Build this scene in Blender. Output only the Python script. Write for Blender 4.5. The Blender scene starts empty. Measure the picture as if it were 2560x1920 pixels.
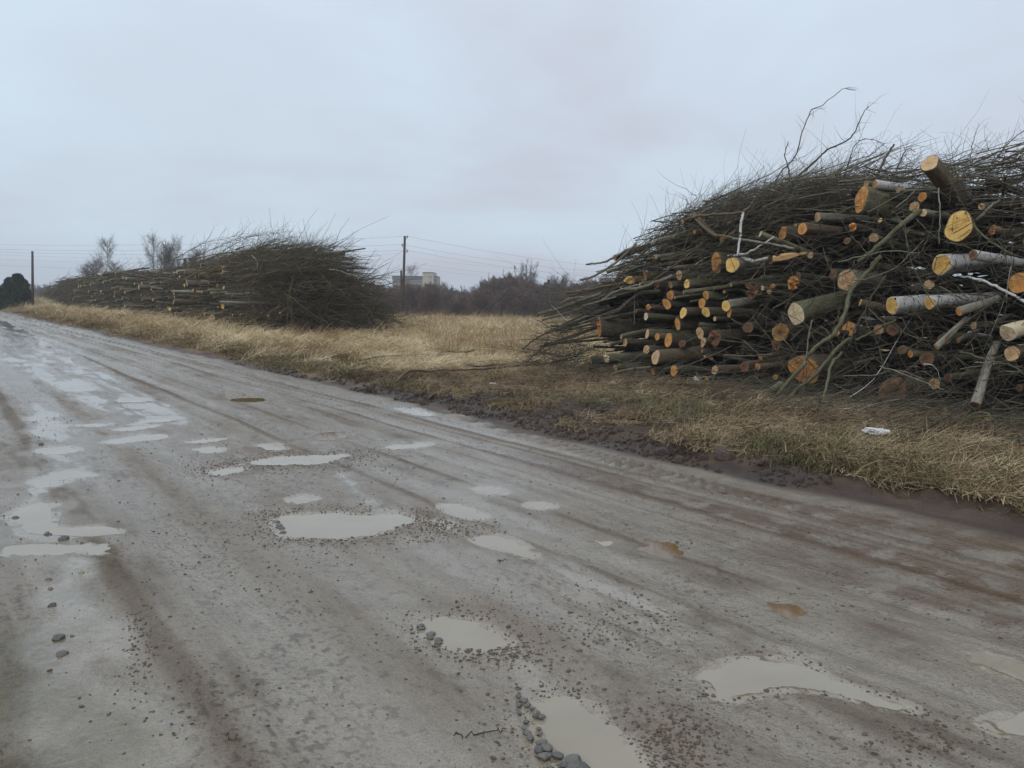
import bpy, math, random
import numpy as np
from mathutils import Vector, Matrix

random.seed(7)
rng = np.random.default_rng(7)
scene = bpy.context.scene
COL = scene.collection

# ------------------------------------------------------------------ camera
F_PX, CX, CY = 2217.0, 1280.0, 960.0          # focal length and centre in photo pixels
CAM_H = 1.6
PITCH, ROLL = math.radians(5.1), math.radians(1.0)
cam_f = Vector((0, math.cos(PITCH), -math.sin(PITCH)))
_r0, _u0 = Vector((1, 0, 0)), Vector((0, math.sin(PITCH), math.cos(PITCH)))
cam_r = _r0 * math.cos(ROLL) + _u0 * math.sin(ROLL)
cam_u = _u0 * math.cos(ROLL) - _r0 * math.sin(ROLL)
CAM = Vector((0, 0, CAM_H))
cam_data = bpy.data.cameras.new('camera')
cam = bpy.data.objects.new('camera', cam_data)
COL.objects.link(cam)
cam.matrix_world = Matrix((
    (cam_r.x, cam_u.x, -cam_f.x, 0), (cam_r.y, cam_u.y, -cam_f.y, 0),
    (cam_r.z, cam_u.z, -cam_f.z, CAM_H), (0, 0, 0, 1)))
cam_data.sensor_width = 36
cam_data.lens = 36 * F_PX / 2560
cam_data.clip_start, cam_data.clip_end = 0.05, 9000
scene.camera = cam

# ------------------------------------------------------------------ sky and light
SUN_EL, SUN_AZ = math.radians(38), math.radians(-150)   # behind the camera, thick cloud in front
world = bpy.data.worlds.new('World')
scene.world = world
world.use_nodes = True
wt = world.node_tree
wt.nodes.clear()
def wn(t, **kw):
    n = wt.nodes.new(t)
    for k, v in kw.items(): setattr(n, k, v)
    return n
w_out = wn('ShaderNodeOutputWorld')
sky = wn('ShaderNodeTexSky', sky_type='NISHITA', sun_disc=False)
sky.sun_elevation, sky.sun_rotation = SUN_EL, SUN_AZ
bg_sky = wn('ShaderNodeBackground'); bg_sky.inputs[1].default_value = 0.10
wt.links.new(sky.outputs[0], bg_sky.inputs[0])
tc = wn('ShaderNodeTexCoord')
sep = wn('ShaderNodeSeparateXYZ'); wt.links.new(tc.outputs['Generated'], sep.inputs[0])
def wmath(op, a, b=None, c=None):
    n = wn('ShaderNodeMath', operation=op)
    for i, v in enumerate((a, b, c)):
        if v is None: continue
        if isinstance(v, (int, float)): n.inputs[i].default_value = v
        else: wt.links.new(v, n.inputs[i])
    return n.outputs[0]
den = wmath('ADD', wmath('MAXIMUM', sep.outputs[2], 0.0), 0.22)
comb = wn('ShaderNodeCombineXYZ')
wt.links.new(wmath('DIVIDE', sep.outputs[0], den), comb.inputs[0])
wt.links.new(wmath('DIVIDE', sep.outputs[1], den), comb.inputs[1])
n1 = wn('ShaderNodeTexNoise'); n1.inputs['Scale'].default_value = 0.75; n1.inputs['Detail'].default_value = 4
n1.inputs['Roughness'].default_value = 0.5; n1.inputs['Distortion'].default_value = 0.25
mp = wn('ShaderNodeMapping'); mp.inputs['Location'].default_value = (0.4, 2.2, 0)
mp.inputs['Rotation'].default_value = (0, 0, 0.5)
wt.links.new(comb.outputs[0], mp.inputs[0]); wt.links.new(mp.outputs[0], n1.inputs['Vector'])
cr = wn('ShaderNodeValToRGB')
cr.color_ramp.interpolation = 'B_SPLINE'
els = cr.color_ramp.elements
els[0].position, els[0].color = 0.38, (0.56, 0.575, 0.655, 1)
els[1].position, els[1].color = 0.66, (0.655, 0.78, 0.885, 1)
e = els.new(0.5); e.color = (0.60, 0.675, 0.775, 1)
wt.links.new(n1.outputs[0], cr.inputs[0])
# slightly brighter towards the zenith, as under any even cloud
z0_ = wmath('MAXIMUM', sep.outputs[2], 0.0)
up = wmath('MULTIPLY_ADD', wmath('MULTIPLY', z0_, z0_), 0.70, 1.06)
bg_cloud = wn('ShaderNodeBackground')
wt.links.new(cr.outputs[0], bg_cloud.inputs[0]); wt.links.new(up, bg_cloud.inputs[1])
mix = wn('ShaderNodeMixShader'); mix.inputs[0].default_value = 0.93
wt.links.new(bg_sky.outputs[0], mix.inputs[1]); wt.links.new(bg_cloud.outputs[0], mix.inputs[2])
wt.links.new(mix.outputs[0], w_out.inputs[0])

sun_data = bpy.data.lights.new('sun', 'SUN')
sun_data.energy, sun_data.angle, sun_data.color = 1.0, math.radians(28), (1, 0.97, 0.93)
sun = bpy.data.objects.new('sun', sun_data); COL.objects.link(sun)
sd_ = Vector((math.sin(SUN_AZ) * math.cos(SUN_EL), math.cos(SUN_AZ) * math.cos(SUN_EL), math.sin(SUN_EL)))
sun.rotation_euler = sd_.to_track_quat('Z', 'Y').to_euler()

scene.view_settings.view_transform = 'Standard'
scene.view_settings.look = 'None'
scene.view_settings.exposure = 0.0
scene.view_settings.gamma = 1.0
scene.view_settings.use_curve_mapping = False

# ------------------------------------------------------------------ helpers: rays and road frame
AZ = math.radians(33.4)
N2 = np.array([math.cos(AZ), math.sin(AZ)])            # across the road, away from it
D2 = np.array([-math.sin(AZ), math.cos(AZ)])           # along the road, into the distance
VOFF = 6.35                                            # camera to the road's right edge
def uv_of(x, y): return x * D2[0] + y * D2[1], x * N2[0] + y * N2[1] - VOFF
def xy_of(u, v): return u * D2[0] + (v + VOFF) * N2[0], u * D2[1] + (v + VOFF) * N2[1]
def ray(x, y): return (cam_f + cam_r * ((x - CX) / F_PX) + cam_u * ((CY - y) / F_PX))
def on_plane(x, y, n, d):
    r = ray(x, y); n = Vector(n)
    t = (d - n.dot(CAM)) / n.dot(r)
    return CAM + r * t, t
def on_ground(x, y, z=0.0): return on_plane(x, y, (0, 0, 1), z)[0]
def at_depth(x, y, Y):
    r = ray(x, y); return CAM + r * (Y / r.y)
SL = 0.40                                              # the log pile's face leans back
def on_face(x, y, off=0.0): return on_plane(x, y, (N2[0], N2[1], -SL), 5.2 + VOFF + off)
def on_v(x, y, v): return on_plane(x, y, (N2[0], N2[1], 0), v + VOFF)

# ------------------------------------------------------------------ helpers: noise
def _hash(ix, iy, seed):
    h = (ix.astype(np.int64) * 374761393 + iy.astype(np.int64) * 668265263 + seed * 974634777) & 0xffffffff
    h = ((h ^ (h >> 13)) * 1274126177) & 0xffffffff
    h = (h ^ (h >> 16)) & 0xffffff
    return h / float(0xffffff) * 2 - 1
def vnoise(x, y, seed=0):
    x = np.asarray(x, float); y = np.asarray(y, float)
    ix = np.floor(x); iy = np.floor(y)
    fx = x - ix; fy = y - iy
    fx = fx * fx * (3 - 2 * fx); fy = fy * fy * (3 - 2 * fy)
    a = _hash(ix, iy, seed); b = _hash(ix + 1, iy, seed); c = _hash(ix, iy + 1, seed); d = _hash(ix + 1, iy + 1, seed)
    return (a * (1 - fx) + b * fx) * (1 - fy) + (c * (1 - fx) + d * fx) * fy
def fbm(x, y, seed=0, oct=4, gain=0.5):
    s = 0; a = 1; t = 0
    for i in range(oct):
        s = s + a * vnoise(x * 2 ** i + 17.3 * i, y * 2 ** i - 9.1 * i, seed + i); t += a; a *= gain
    return s / t
def sstep(a, b, x):
    t = np.clip((x - a) / (b - a), 0, 1); return t * t * (3 - 2 * t)

# ------------------------------------------------------------------ helpers: meshes
def mesh_of(name, verts, faces, mats=(), smooth=True, attrs=None, colors=None):
    """faces: list of (int array FxN, material index)"""
    me = bpy.data.meshes.new(name)
    verts = np.asarray(verts, np.float32).reshape(-1, 3)
    me.vertices.add(len(verts)); me.vertices.foreach_set('co', verts.ravel())
    loops, starts, mi, s = [], [], [], 0
    for f, m in faces:
        f = np.asarray(f, np.int32)
        if f.size == 0: continue
        loops.append(f.ravel()); k = f.shape[1]
        starts.append(np.arange(len(f), dtype=np.int32) * k + s); s += f.size
        mi.append(np.full(len(f), m, np.int32))
    loops = np.concatenate(loops); starts = np.concatenate(starts); mi = np.concatenate(mi)
    me.loops.add(len(loops)); me.loops.foreach_set('vertex_index', loops)
    me.polygons.add(len(starts)); me.polygons.foreach_set('loop_start', starts)
    me.polygons.foreach_set('material_index', mi)
    me.polygons.foreach_set('use_smooth', np.full(len(starts), smooth, bool))
    for k, a in (attrs or {}).items():
        at = me.attributes.new(k, 'FLOAT', 'POINT'); at.data.foreach_set('value', np.asarray(a, np.float32))
    for k, a in (colors or {}).items():
        at = me.attributes.new(k, 'FLOAT_COLOR', 'POINT'); at.data.foreach_set('color', np.asarray(a, np.float32).ravel())
    for m in mats: me.materials.append(m)
    me.update(calc_edges=True)
    me.validate()
    return me
def link(name, data, parent=None, **props):
    o = bpy.data.objects.new(name, data); COL.objects.link(o)
    if parent is not None: o.parent = parent
    for k, v in props.items():
        if v: o[k] = v
    return o
def tubes(P, R, S=3, ref=None):
    """P (N,K,3) paths, R (N,K) radii -> verts, quads, first-ring caps, last-ring caps"""
    P = np.asarray(P, float); N, K, _ = P.shape
    R = np.broadcast_to(np.asarray(R, float), (N, K))
    T = np.gradient(P, axis=1); T /= np.linalg.norm(T, axis=2, keepdims=True) + 1e-9
    mean = T.mean(axis=1, keepdims=True)
    rf = np.where(np.abs(mean[..., 2:3]) > 0.8, np.array([1.0, 0.13, 0]), np.array([0.0, 0.07, 1.0]))
    A = np.cross(T, np.broadcast_to(rf, T.shape)); A /= np.linalg.norm(A, axis=2, keepdims=True) + 1e-9
    B = np.cross(A, T)
    a = np.arange(S) * 2 * np.pi / S
    V = P[:, :, None, :] + R[:, :, None, None] * (np.cos(a)[None, None, :, None] * A[:, :, None, :] + np.sin(a)[None, None, :, None] * B[:, :, None, :])
    idx = np.arange(N * K * S).reshape(N, K, S)
    nx = np.roll(idx, -1, axis=2)
    q = np.stack([idx[:, :-1], nx[:, :-1], nx[:, 1:], idx[:, 1:]], axis=-1).reshape(-1, 4)
    return V.reshape(-1, 3), q, idx[:, 0, ::-1], idx[:, -1, :]
class MB:
    def __init__(s): s.v, s.f, s.t, s.n = [], [], [], 0
    def add(s, v, faces, tint=0.5):
        v = np.asarray(v, float).reshape(-1, 3)
        for f, m in faces: s.f.append((np.asarray(f) + s.n, m))
        s.v.append(v); s.t.append(np.broadcast_to(np.asarray(tint, float).ravel(), (len(v),))); s.n += len(v)
        return s
    def tubes(s, P, R, S=3, mat=0, caps=None, tint=None):
        P = np.asarray(P, float)
        v, q, c0, c1 = tubes(P, R, S)
        fs = [(q, mat)]
        if caps is not None: fs += [(c0, caps), (c1, caps)]
        if tint is None: tint = rng.random(len(P))
        return s.add(v, fs, np.repeat(np.broadcast_to(tint, (len(P),)), P.shape[1] * S))
    def box(s, c, d, mat=0, rz=0.0, tint=0.5):
        c = np.array(c, float); d = np.array(d, float) / 2
        k = np.array([[x, y, z] for z in (-1, 1) for y in (-1, 1) for x in (-1, 1)], float) * d
        cs, sn = math.cos(rz), math.sin(rz)
        k = np.stack([k[:, 0] * cs - k[:, 1] * sn, k[:, 0] * sn + k[:, 1] * cs, k[:, 2]], 1) + c
        q = np.array([[0, 2, 3, 1], [4, 5, 7, 6], [0, 1, 5, 4], [2, 6, 7, 3], [0, 4, 6, 2], [1, 3, 7, 5]])
        return s.add(k, [(q, mat)], tint)
    def mesh(s, name, mats, smooth=True):
        return mesh_of(name, np.concatenate(s.v), s.f, mats, smooth, {'tint': np.concatenate(s.t)})
    def build(s, name, mats, parent=None, smooth=True, **props):
        return link(name, s.mesh(name, mats, smooth), parent, **props)
def paths(o, d, L, K, curl=0.15, wob=0.03, lift=0.0):
    """N wandering twigs: origins (N,3), unit dirs (N,3), lengths (N)"""
    o = np.asarray(o, float); N = len(o); d = np.asarray(d, float)
    d = d / (np.linalg.norm(d, axis=1, keepdims=True) + 1e-9); L = np.broadcast_to(L, (N,)).astype(float)
    s = np.linspace(0, 1, K)[None, :, None]
    c = rng.normal(size=(N, 1, 3)) * curl
    c[:, :, 2] += np.broadcast_to(lift, (N,))[:, None]
    w = np.cumsum(rng.normal(size=(N, K, 3)) * wob, axis=1); w[:, 0] = 0
    return o[:, None, :] + L[:, None, None] * (d[:, None, :] * s + c * s * s + w * s)
def taper(N, K, r0, r1):
    s = np.linspace(0, 1, K)[None]
    r0 = np.broadcast_to(r0, (N,))[:, None]; r1 = np.broadcast_to(r1, (N,))[:, None]
    return r0 * (1 - s) + r1 * s
def dirs3(az, el):
    az = np.asarray(az, float); el = np.asarray(el, float)
    return np.stack([np.cos(az) * np.cos(el), np.sin(az) * np.cos(el), np.sin(el)], -1)
def catmull(pts, per=5):
    p = np.array([list(q) for q in pts], float); p = np.vstack([2 * p[0] - p[1], p, 2 * p[-1] - p[-2]])
    out = []
    for i in range(1, len(p) - 2):
        for t in np.arange(per) / per:
            out.append(0.5 * (2 * p[i] + (p[i + 1] - p[i - 1]) * t + (2 * p[i - 1] - 5 * p[i] + 4 * p[i + 1] - p[i + 2]) * t * t
                              + (3 * p[i] - p[i - 1] - 3 * p[i + 1] + p[i + 2]) * t ** 3))
    out.append(p[-2]); return np.array(out)

# ------------------------------------------------------------------ helpers: materials
class NT:
    def __init__(s, name):
        s.m = bpy.data.materials.new(name); s.m.use_nodes = True
        s.t = s.m.node_tree; s.t.nodes.clear()
        s.out = s.new('ShaderNodeOutputMaterial'); s.b = s.new('ShaderNodeBsdfPrincipled')
        s.t.links.new(s.b.outputs[0], s.out.inputs[0])
    def new(s, typ, **kw):
        n = s.t.nodes.new(typ)
        for k, v in kw.items(): setattr(n, k, v)
        return n
    def set(s, sock, v):
        if isinstance(v, (int, float)): sock.default_value = v
        elif isinstance(v, tuple): sock.default_value = v if len(v) == len(sock.default_value) else v + (1,)
        else: s.t.links.new(v, sock)
    def math(s, op, a, b=0.0, c=None, clamp=False):
        n = s.new('ShaderNodeMath', operation=op, use_clamp=clamp)
        s.set(n.inputs[0], a); s.set(n.inputs[1], b)
        if c is not None: s.set(n.inputs[2], c)
        return n.outputs[0]
    def mix(s, f, a, b, bt='MIX'):
        n = s.new('ShaderNodeMix', data_type='RGBA', blend_type=bt)
        s.set(n.inputs[0], f); s.set(n.inputs[6], a); s.set(n.inputs[7], b)
        return n.outputs[2]
    def noise(s, vec, scale, detail=3, rough=0.5, dist=0.0):
        n = s.new('ShaderNodeTexNoise')
        n.inputs['Scale'].default_value = scale; n.inputs['Detail'].default_value = detail
        n.inputs['Roughness'].default_value = rough; n.inputs['Distortion'].default_value = dist
        if vec is not None: s.set(n.inputs['Vector'], vec)
        return n.outputs[0]
    def voro(s, vec, scale, out=0, feature='F1'):
        n = s.new('ShaderNodeTexVoronoi', feature=feature); n.inputs['Scale'].default_value = scale
        if vec is not None: s.set(n.inputs['Vector'], vec)
        return n.outputs[out]
    def mapv(s, vec, scale=(1, 1, 1), rot=(0, 0, 0), loc=(0, 0, 0)):
        n = s.new('ShaderNodeMapping')
        n.inputs['Scale'].default_value = scale; n.inputs['Rotation'].default_value = rot; n.inputs['Location'].default_value = loc
        s.set(n.inputs[0], vec); return n.outputs[0]
    def ramp(s, f, a, b):
        n = s.new('ShaderNodeMapRange'); s.set(n.inputs[0], f)
        n.inputs[1].default_value = a; n.inputs[2].default_value = b
        return n.outputs[0]
    def attr(s, name, out='Fac'): return s.new('ShaderNodeAttribute', attribute_name=name).outputs[out]
    def obj(s): return s.new('ShaderNodeTexCoord').outputs['Object']
    def pos(s): return s.new('ShaderNodeNewGeometry').outputs['Position']
    def rand(s): return s.new('ShaderNodeObjectInfo').outputs['Random']
    def bump(s, h, strength=0.5, dist=0.01, prev=None):
        n = s.new('ShaderNodeBump'); n.inputs['Strength'].default_value = strength; n.inputs['Distance'].default_value = dist
        s.set(n.inputs['Height'], h)
        if prev is not None: s.set(n.inputs['Normal'], prev)
        s.t.links.new(n.outputs[0], s.b.inputs['Normal']); return n.outputs[0]
    def fin(s, col=None, rough=None, spec=None):
        if col is not None: s.set(s.b.inputs['Base Color'], col)
        if rough is not None: s.set(s.b.inputs['Roughness'], rough)
        if spec is not None: s.set(s.b.inputs['Specular IOR Level'], spec)
        return s.m

def m_bark(name, a, b, moss=0.0, scale=30, rough=0.85):
    t = NT(name); o = t.obj()
    long = t.noise(t.mapv(o, (1, 1, 0.18)), scale, 4, 0.65)
    big = t.noise(o, 5, 3)
    c = t.mix(t.ramp(long, 0.3, 0.7), a, b)
    c = t.mix(t.ramp(t.rand(), 0, 1), c, t.mix(0.3, c, (0.02, 0.018, 0.014)))
    lich = t.noise(o, 14, 4, 0.7); c = t.mix(t.math('MULTIPLY', t.ramp(lich, 0.60, 0.68), 0.5), c, (0.26, 0.26, 0.21))
    if moss:
        c = t.mix(t.math('MULTIPLY', t.ramp(big, 0.45, 0.62), moss), c, (0.075, 0.085, 0.022))
    t.bump(long, 0.8, 0.012)
    return t.fin(c, rough, 0.3)
BARKS = {
    'g': m_bark('bark_green_grey', (0.075, 0.070, 0.042), (0.19, 0.18, 0.11), 0.5),
    'd': m_bark('bark_dark_brown', (0.040, 0.031, 0.023), (0.115, 0.09, 0.064), 0.2),
    'b': m_bark('bark_brown', (0.075, 0.053, 0.034), (0.20, 0.145, 0.09), 0.15),
    'w': m_bark('bark_pale_grey', (0.13, 0.12, 0.09), (0.30, 0.28, 0.22), 0.25),
}
def m_birch():
    t = NT('bark_birch'); o = t.obj()
    n = t.noise(t.mapv(o, (1.6, 1.6, 7)), 2.6, 5, 0.65)
    fine = t.noise(t.mapv(o, (3, 3, 22)), 4, 3, 0.6)
    big = t.noise(o, 2.5, 2)
    c = t.mix(big, (0.36, 0.35, 0.32), (0.58, 0.57, 0.55))
    c = t.mix(t.ramp(fine, 0.60, 0.68), c, (0.10, 0.09, 0.08))
    c = t.mix(t.ramp(n, 0.555, 0.60), c, (0.025, 0.022, 0.02))
    t.bump(n, -0.4, 0.008)
    return t.fin(c, 0.6, 0.4)
BARKS['h'] = m_birch()
def m_cut(name, core, edge, crack):
    t = NT(name); o = t.obj()
    sp = t.new('ShaderNodeSeparateXYZ'); t.set(sp.inputs[0], o)
    r = t.math('SQRT', t.math('ADD', t.math('MULTIPLY', sp.outputs[0], sp.outputs[0]), t.math('MULTIPLY', sp.outputs[1], sp.outputs[1])))
    nz = t.noise(o, 9, 3)
    rings = t.math('SINE', t.math('MULTIPLY_ADD', r, 620.0, t.math('MULTIPLY', nz, 9.0)))
    rr = t.math('DIVIDE', r, t.attr('rad'))
    saw = t.noise(t.mapv(o, (14, 120, 14), (0, 0, 0.6)), 1.0, 2)
    c = t.mix(t.ramp(t.math('ADD', rr, t.math('MULTIPLY', nz, 0.5)), 0.35, 1.25), core, edge)
    c = t.mix(t.math('MULTIPLY_ADD', rings, 0.10, 0.10), c, crack)
    c = t.mix(t.math('MULTIPLY', t.ramp(saw, 0.4, 0.8), 0.25), c, crack)
    c = t.mix(t.math('MULTIPLY', t.ramp(t.noise(o, 22, 4, 0.7), 0.58, 0.7), 0.55), c, crack)
    dirt = t.noise(t.mapv(o, (1, 1, 1), (0, 0, 0), (2.3, 0, 0)), 13, 5, 0.75)
    c = t.mix(t.math('MULTIPLY', t.ramp(t.math('ADD', dirt, t.math('MULTIPLY', t.rand(), 0.14)), 0.53, 0.66), 0.55), c, t.mix(1.0, c, (0.45, 0.38, 0.32), 'MULTIPLY'))
    c = t.mix(t.math('MULTIPLY', t.rand(), 0.35), c, t.mix(1.0, c, (0.75, 0.6, 0.45), 'MULTIPLY'))
    ang = t.math('ARCTAN2', sp.outputs[1], sp.outputs[0])
    sp2 = t.math('LESS_THAN', t.math('ABSOLUTE', t.math('SUBTRACT', ang, t.math('MULTIPLY_ADD', nz, 1.2, 0.3))), 0.03)
    c = t.mix(t.math('MULTIPLY', sp2, 0.3), c, (0.05, 0.03, 0.015))
    t.bump(t.math('ADD', saw, t.math('MULTIPLY', rings, 0.1)), 0.5, 0.006)
    return t.fin(c, 0.75, 0.3)
CUTS = {
    'o': m_cut('cut_wood_orange', (0.56, 0.26, 0.075), (0.70, 0.36, 0.11), (0.22, 0.10, 0.04)),
    'y': m_cut('cut_wood_yellow', (0.66, 0.42, 0.12), (0.80, 0.54, 0.17), (0.33, 0.19, 0.07)),
    't': m_cut('cut_wood_tan', (0.52, 0.33, 0.16), (0.66, 0.46, 0.26), (0.25, 0.15, 0.08)),
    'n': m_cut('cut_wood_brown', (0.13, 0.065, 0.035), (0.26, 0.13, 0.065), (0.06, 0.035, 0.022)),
    'p': m_cut('cut_wood_pale', (0.58, 0.46, 0.27), (0.70, 0.60, 0.42), (0.40, 0.28, 0.15)),
    'r': m_cut('cut_wood_hollow', (0.14, 0.06, 0.03), (0.62, 0.38, 0.12), (0.09, 0.05, 0.03)),
}
def m_twig(name, cols, rough=0.85, scale=7):
    t = NT(name)
    ti = t.attr('tint')
    r = t.new('ShaderNodeValToRGB'); t.set(r.inputs[0], t.math('FRACT', t.math('ADD', ti, t.math('MULTIPLY', t.rand(), 0.37))))
    for i, c in enumerate(cols):
        p = i / (len(cols) - 1)
        e = r.color_ramp.elements[0] if i == 0 else (r.color_ramp.elements[1] if i == len(cols) - 1 else r.color_ramp.elements.new(p))
        e.position = p; e.color = c + (1,)
    n = t.noise(t.pos(), scale, 4, 0.6)
    c = t.mix(t.ramp(n, 0.3, 0.7), r.outputs[0], t.mix(0.5, r.outputs[0], (0.02, 0.017, 0.012)))
    return t.fin(c, rough, 0.25)
M_TWIG = m_twig('brushwood_bark', [(0.085, 0.066, 0.046), (0.15, 0.135, 0.085), (0.26, 0.24, 0.18), (0.09, 0.08, 0.052), (0.20, 0.18, 0.125)])
M_TWIG2 = m_twig('brushwood_olive', [(0.115, 0.09, 0.055), (0.19, 0.165, 0.095), (0.13, 0.098, 0.06), (0.28, 0.245, 0.16), (0.16, 0.135, 0.08)], scale=2)
M_TREE = m_twig('bare_tree_bark', [(0.16, 0.145, 0.125), (0.22, 0.20, 0.18), (0.18, 0.145, 0.125)], scale=0.5)
M_BUSH = m_twig('bare_shrub_bark', [(0.17, 0.115, 0.075), (0.22, 0.15, 0.10), (0.14, 0.12, 0.07), (0.19, 0.12, 0.085)], scale=0.3)
M_CORE2 = m_twig('far_pole_bark', [(0.075, 0.06, 0.042), (0.14, 0.125, 0.085), (0.21, 0.19, 0.14), (0.10, 0.085, 0.055)])
M_CORE = m_twig('shade_dark_core_bark', [(0.014, 0.011, 0.008), (0.026, 0.021, 0.015), (0.042, 0.035, 0.026)])  # bark colour darkened to paint in the shade inside the near pile
# ================================================================== GROUND
PUDDLES = [  # outline in photo pixels, kind of water, label words
 ([(694,1290),(746,1284),(845,1279),(895,1285),(994,1284),(1034,1298),(1000,1310),(960,1323),(925,1335),(855,1342),(796,1340),(721,1337),(698,1316)], 'm'),
 ([(601,1159),(660,1145),(720,1138),(800,1136),(868,1134),(825,1150),(780,1157),(690,1160),(640,1163)], 'm'),
 ([(530,1178),(560,1170),(600,1168),(600,1176),(560,1184),(535,1184)], 'm'),
 ([(255,1104),(300,1095),(350,1086),(410,1083),(425,1090),(400,1095),(330,1103),(290,1107)], 'm'),
 ([(198,1060),(230,1056),(270,1057),(280,1061),(250,1064),(210,1063)], 'm'),
 ([(330,1060),(370,1049),(420,1044),(428,1051),(380,1056),(345,1061)], 'm'),
 ([(288,1072),(340,1065),(392,1062),(375,1068),(320,1075)], 'm'),
 ([(475,1102),(520,1095),(562,1093),(555,1098),(500,1106)], 'm'),
 ([(490,1121),(520,1116),(555,1119),(550,1127),(505,1128)], 'm'),
 ([(641,1112),(690,1108),(712,1120),(690,1125),(655,1118)], 'm'),
 ([(962,1115),(1010,1110),(1065,1107),(1073,1112),(1030,1119),(975,1121)], 'm'),
 ([(100,1122),(130,1116),(175,1116),(193,1122),(170,1130),(125,1132)], 'm'),
 ([(112,1192),(160,1174),(205,1181),(226,1189),(170,1194),(142,1202),(118,1212),(98,1232),(86,1205)], 'm'),
 ([(24,1292),(60,1268),(104,1257),(130,1264),(130,1292),(142,1318),(230,1316),(292,1328),(250,1345),(180,1351),(140,1353),(72,1341),(52,1312)], 'm'),
 ([(2,1374),(30,1365),(90,1358),(164,1362),(268,1365),(280,1370),(250,1383),(209,1380),(100,1387),(12,1387)], 'm'),
 ([(1066,1551),(1110,1541),(1163,1541),(1207,1561),(1260,1592),(1252,1607),(1207,1613),(1150,1613),(1110,1605),(1090,1593),(1072,1573)], 'm'),
 ([(1332,1751),(1385,1739),(1429,1741),(1486,1767),(1530,1815),(1566,1852),(1599,1892),(1622,1925),(1610,1965),(1500,1965),(1440,1928),(1409,1896),(1381,1864),(1352,1824),(1346,1787)], 'm'),
 ([(1769,1688),(1835,1650),(1897,1645),(1979,1653),(2020,1665),(2061,1692),(2144,1721),(2205,1742),(2267,1766),(2234,1771),(2144,1744),(2061,1722),(1979,1717),(1917,1721),(1880,1733),(1806,1742),(1776,1719)], 'm'),
 ([(2440,1652),(2462,1640),(2560,1662),(2640,1680),(2640,1712),(2560,1702),(2485,1677)], 'm'),
 ([(2478,1806),(2534,1786),(2640,1778),(2640,1832),(2560,1834),(2505,1826)], 'm'),
 ([(1490,1356),(1510,1347),(1545,1348),(1564,1358),(1540,1367),(1505,1365)], 'm'),
 ([(1607,1377),(1640,1356),(1690,1357),(1700,1372),(1685,1390),(1650,1389)], 'b'),
 ([(1928,1511),(1970,1506),(2016,1517),(2024,1535),(1990,1541),(1945,1529)], 'b'),
 ([(786,1086),(830,1080),(880,1081),(870,1090),(820,1098),(800,1095)], 'b'),
 ([(992,1022),(1042,1021),(1072,1031),(1082,1040),(1040,1037)], 'm'),
 ([(1192,1222),(1230,1218),(1264,1232),(1240,1237),(1205,1231)], 'm'),
 ([(1317,1262),(1350,1257),(1384,1268),(1350,1273)], 'm'),
 ([(1107,1262),(1150,1262),(1204,1285),(1190,1296),(1130,1281)], 'm'),
 ([(1190,1344),(1240,1340),(1290,1355),(1332,1385),(1320,1394),(1270,1376),(1210,1359)], 'm'),
 ([(718,1246),(755,1238),(785,1243),(775,1255),(740,1256)], 'm'),
 ([(570,999),(630,994),(668,1000),(630,1004),(590,1003)], 'b'),
]
FILMS = [  # thin water sheen, no depth of its own
 [(60,1480),(120,1450),(150,1400),(200,1385),(235,1400),(215,1440),(260,1490),(305,1520),(335,1590),(352,1640),(320,1665),(250,1640),(200,1700),(120,1700),(60,1640),(85,1550)],
 [(80,1010),(120,1020),(165,1060),(185,1090),(130,1110),(165,1140),(230,1190),(110,1230),(120,1290),(60,1300),(90,1180),(80,1110)],
 [(1265,1615),(1310,1640),(1345,1690),(1395,1735),(1355,1742),(1320,1700),(1285,1660)],
 [(840,1180),(900,1200),(960,1250),(1040,1290),(1100,1300),(1180,1345),(1110,1330),(1000,1290),(900,1260),(850,1220)],
 [(2150,1720),(2260,1760),(2350,1800),(2450,1880),(2500,1930),(2350,1930),(2260,1840),(2180,1780)],
 [(1330,1390),(1480,1440),(1640,1490),(1780,1560),(1900,1640),(1780,1630),(1600,1560),(1440,1480)],
 [(60,1720),(200,1680),(330,1700),(420,1800),(440,1925),(120,1925)],
 [(0,800),(120,850),(330,960),(480,1060),(300,1040),(120,960),(0,880)],
 [(1650,1500),(1900,1590),(2100,1640),(2330,1760),(2560,1860),(2560,1900),(2280,1800),(2040,1690),(1800,1600)],
]
def world_poly(px, per=5):
    p = np.array([list(on_ground(x, y))[:2] for x, y in px])
    p3 = np.hstack([p, np.zeros((len(p), 1))])
    q = np.vstack([p3[-2:], p3, p3[:2]])
    out = []
    for i in range(2, len(q) - 2):
        for t in np.arange(per) / per:
            a, b, c, d = q[i - 1], q[i], q[i + 1], q[i + 2]
            out.append(0.5 * (2 * b + (c - a) * t + (2 * a - 5 * b + 4 * c - d) * t * t + (3 * b - a - 3 * c + d) * t ** 3))
    return np.array(out)[:, :2]
def sdist(x, y, poly):
    """signed distance, positive inside"""
    d = np.full(x.shape, 1e9); inside = np.zeros(x.shape, bool)
    n = len(poly)
    for i in range(n):
        ax, ay = poly[i]; bx, by = poly[(i + 1) % n]
        ex, ey = bx - ax, by - ay
        t = np.clip(((x - ax) * ex + (y - ay) * ey) / (ex * ex + ey * ey + 1e-12), 0, 1)
        d = np.minimum(d, (x - ax - t * ex) ** 2 + (y - ay - t * ey) ** 2)
        cond = (ay > y) != (by > y)
        with np.errstate(divide='ignore', invalid='ignore'):
            xi = ax + (y - ay) * ex / (ey if abs(ey) > 1e-12 else 1e-12)
        inside ^= cond & (x < xi)
    d = np.sqrt(d)
    return np.where(inside, d, -d)
PW = [(world_poly(p), k) for p, k in PUDDLES]
FW = [world_poly(p) for p in FILMS]

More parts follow.
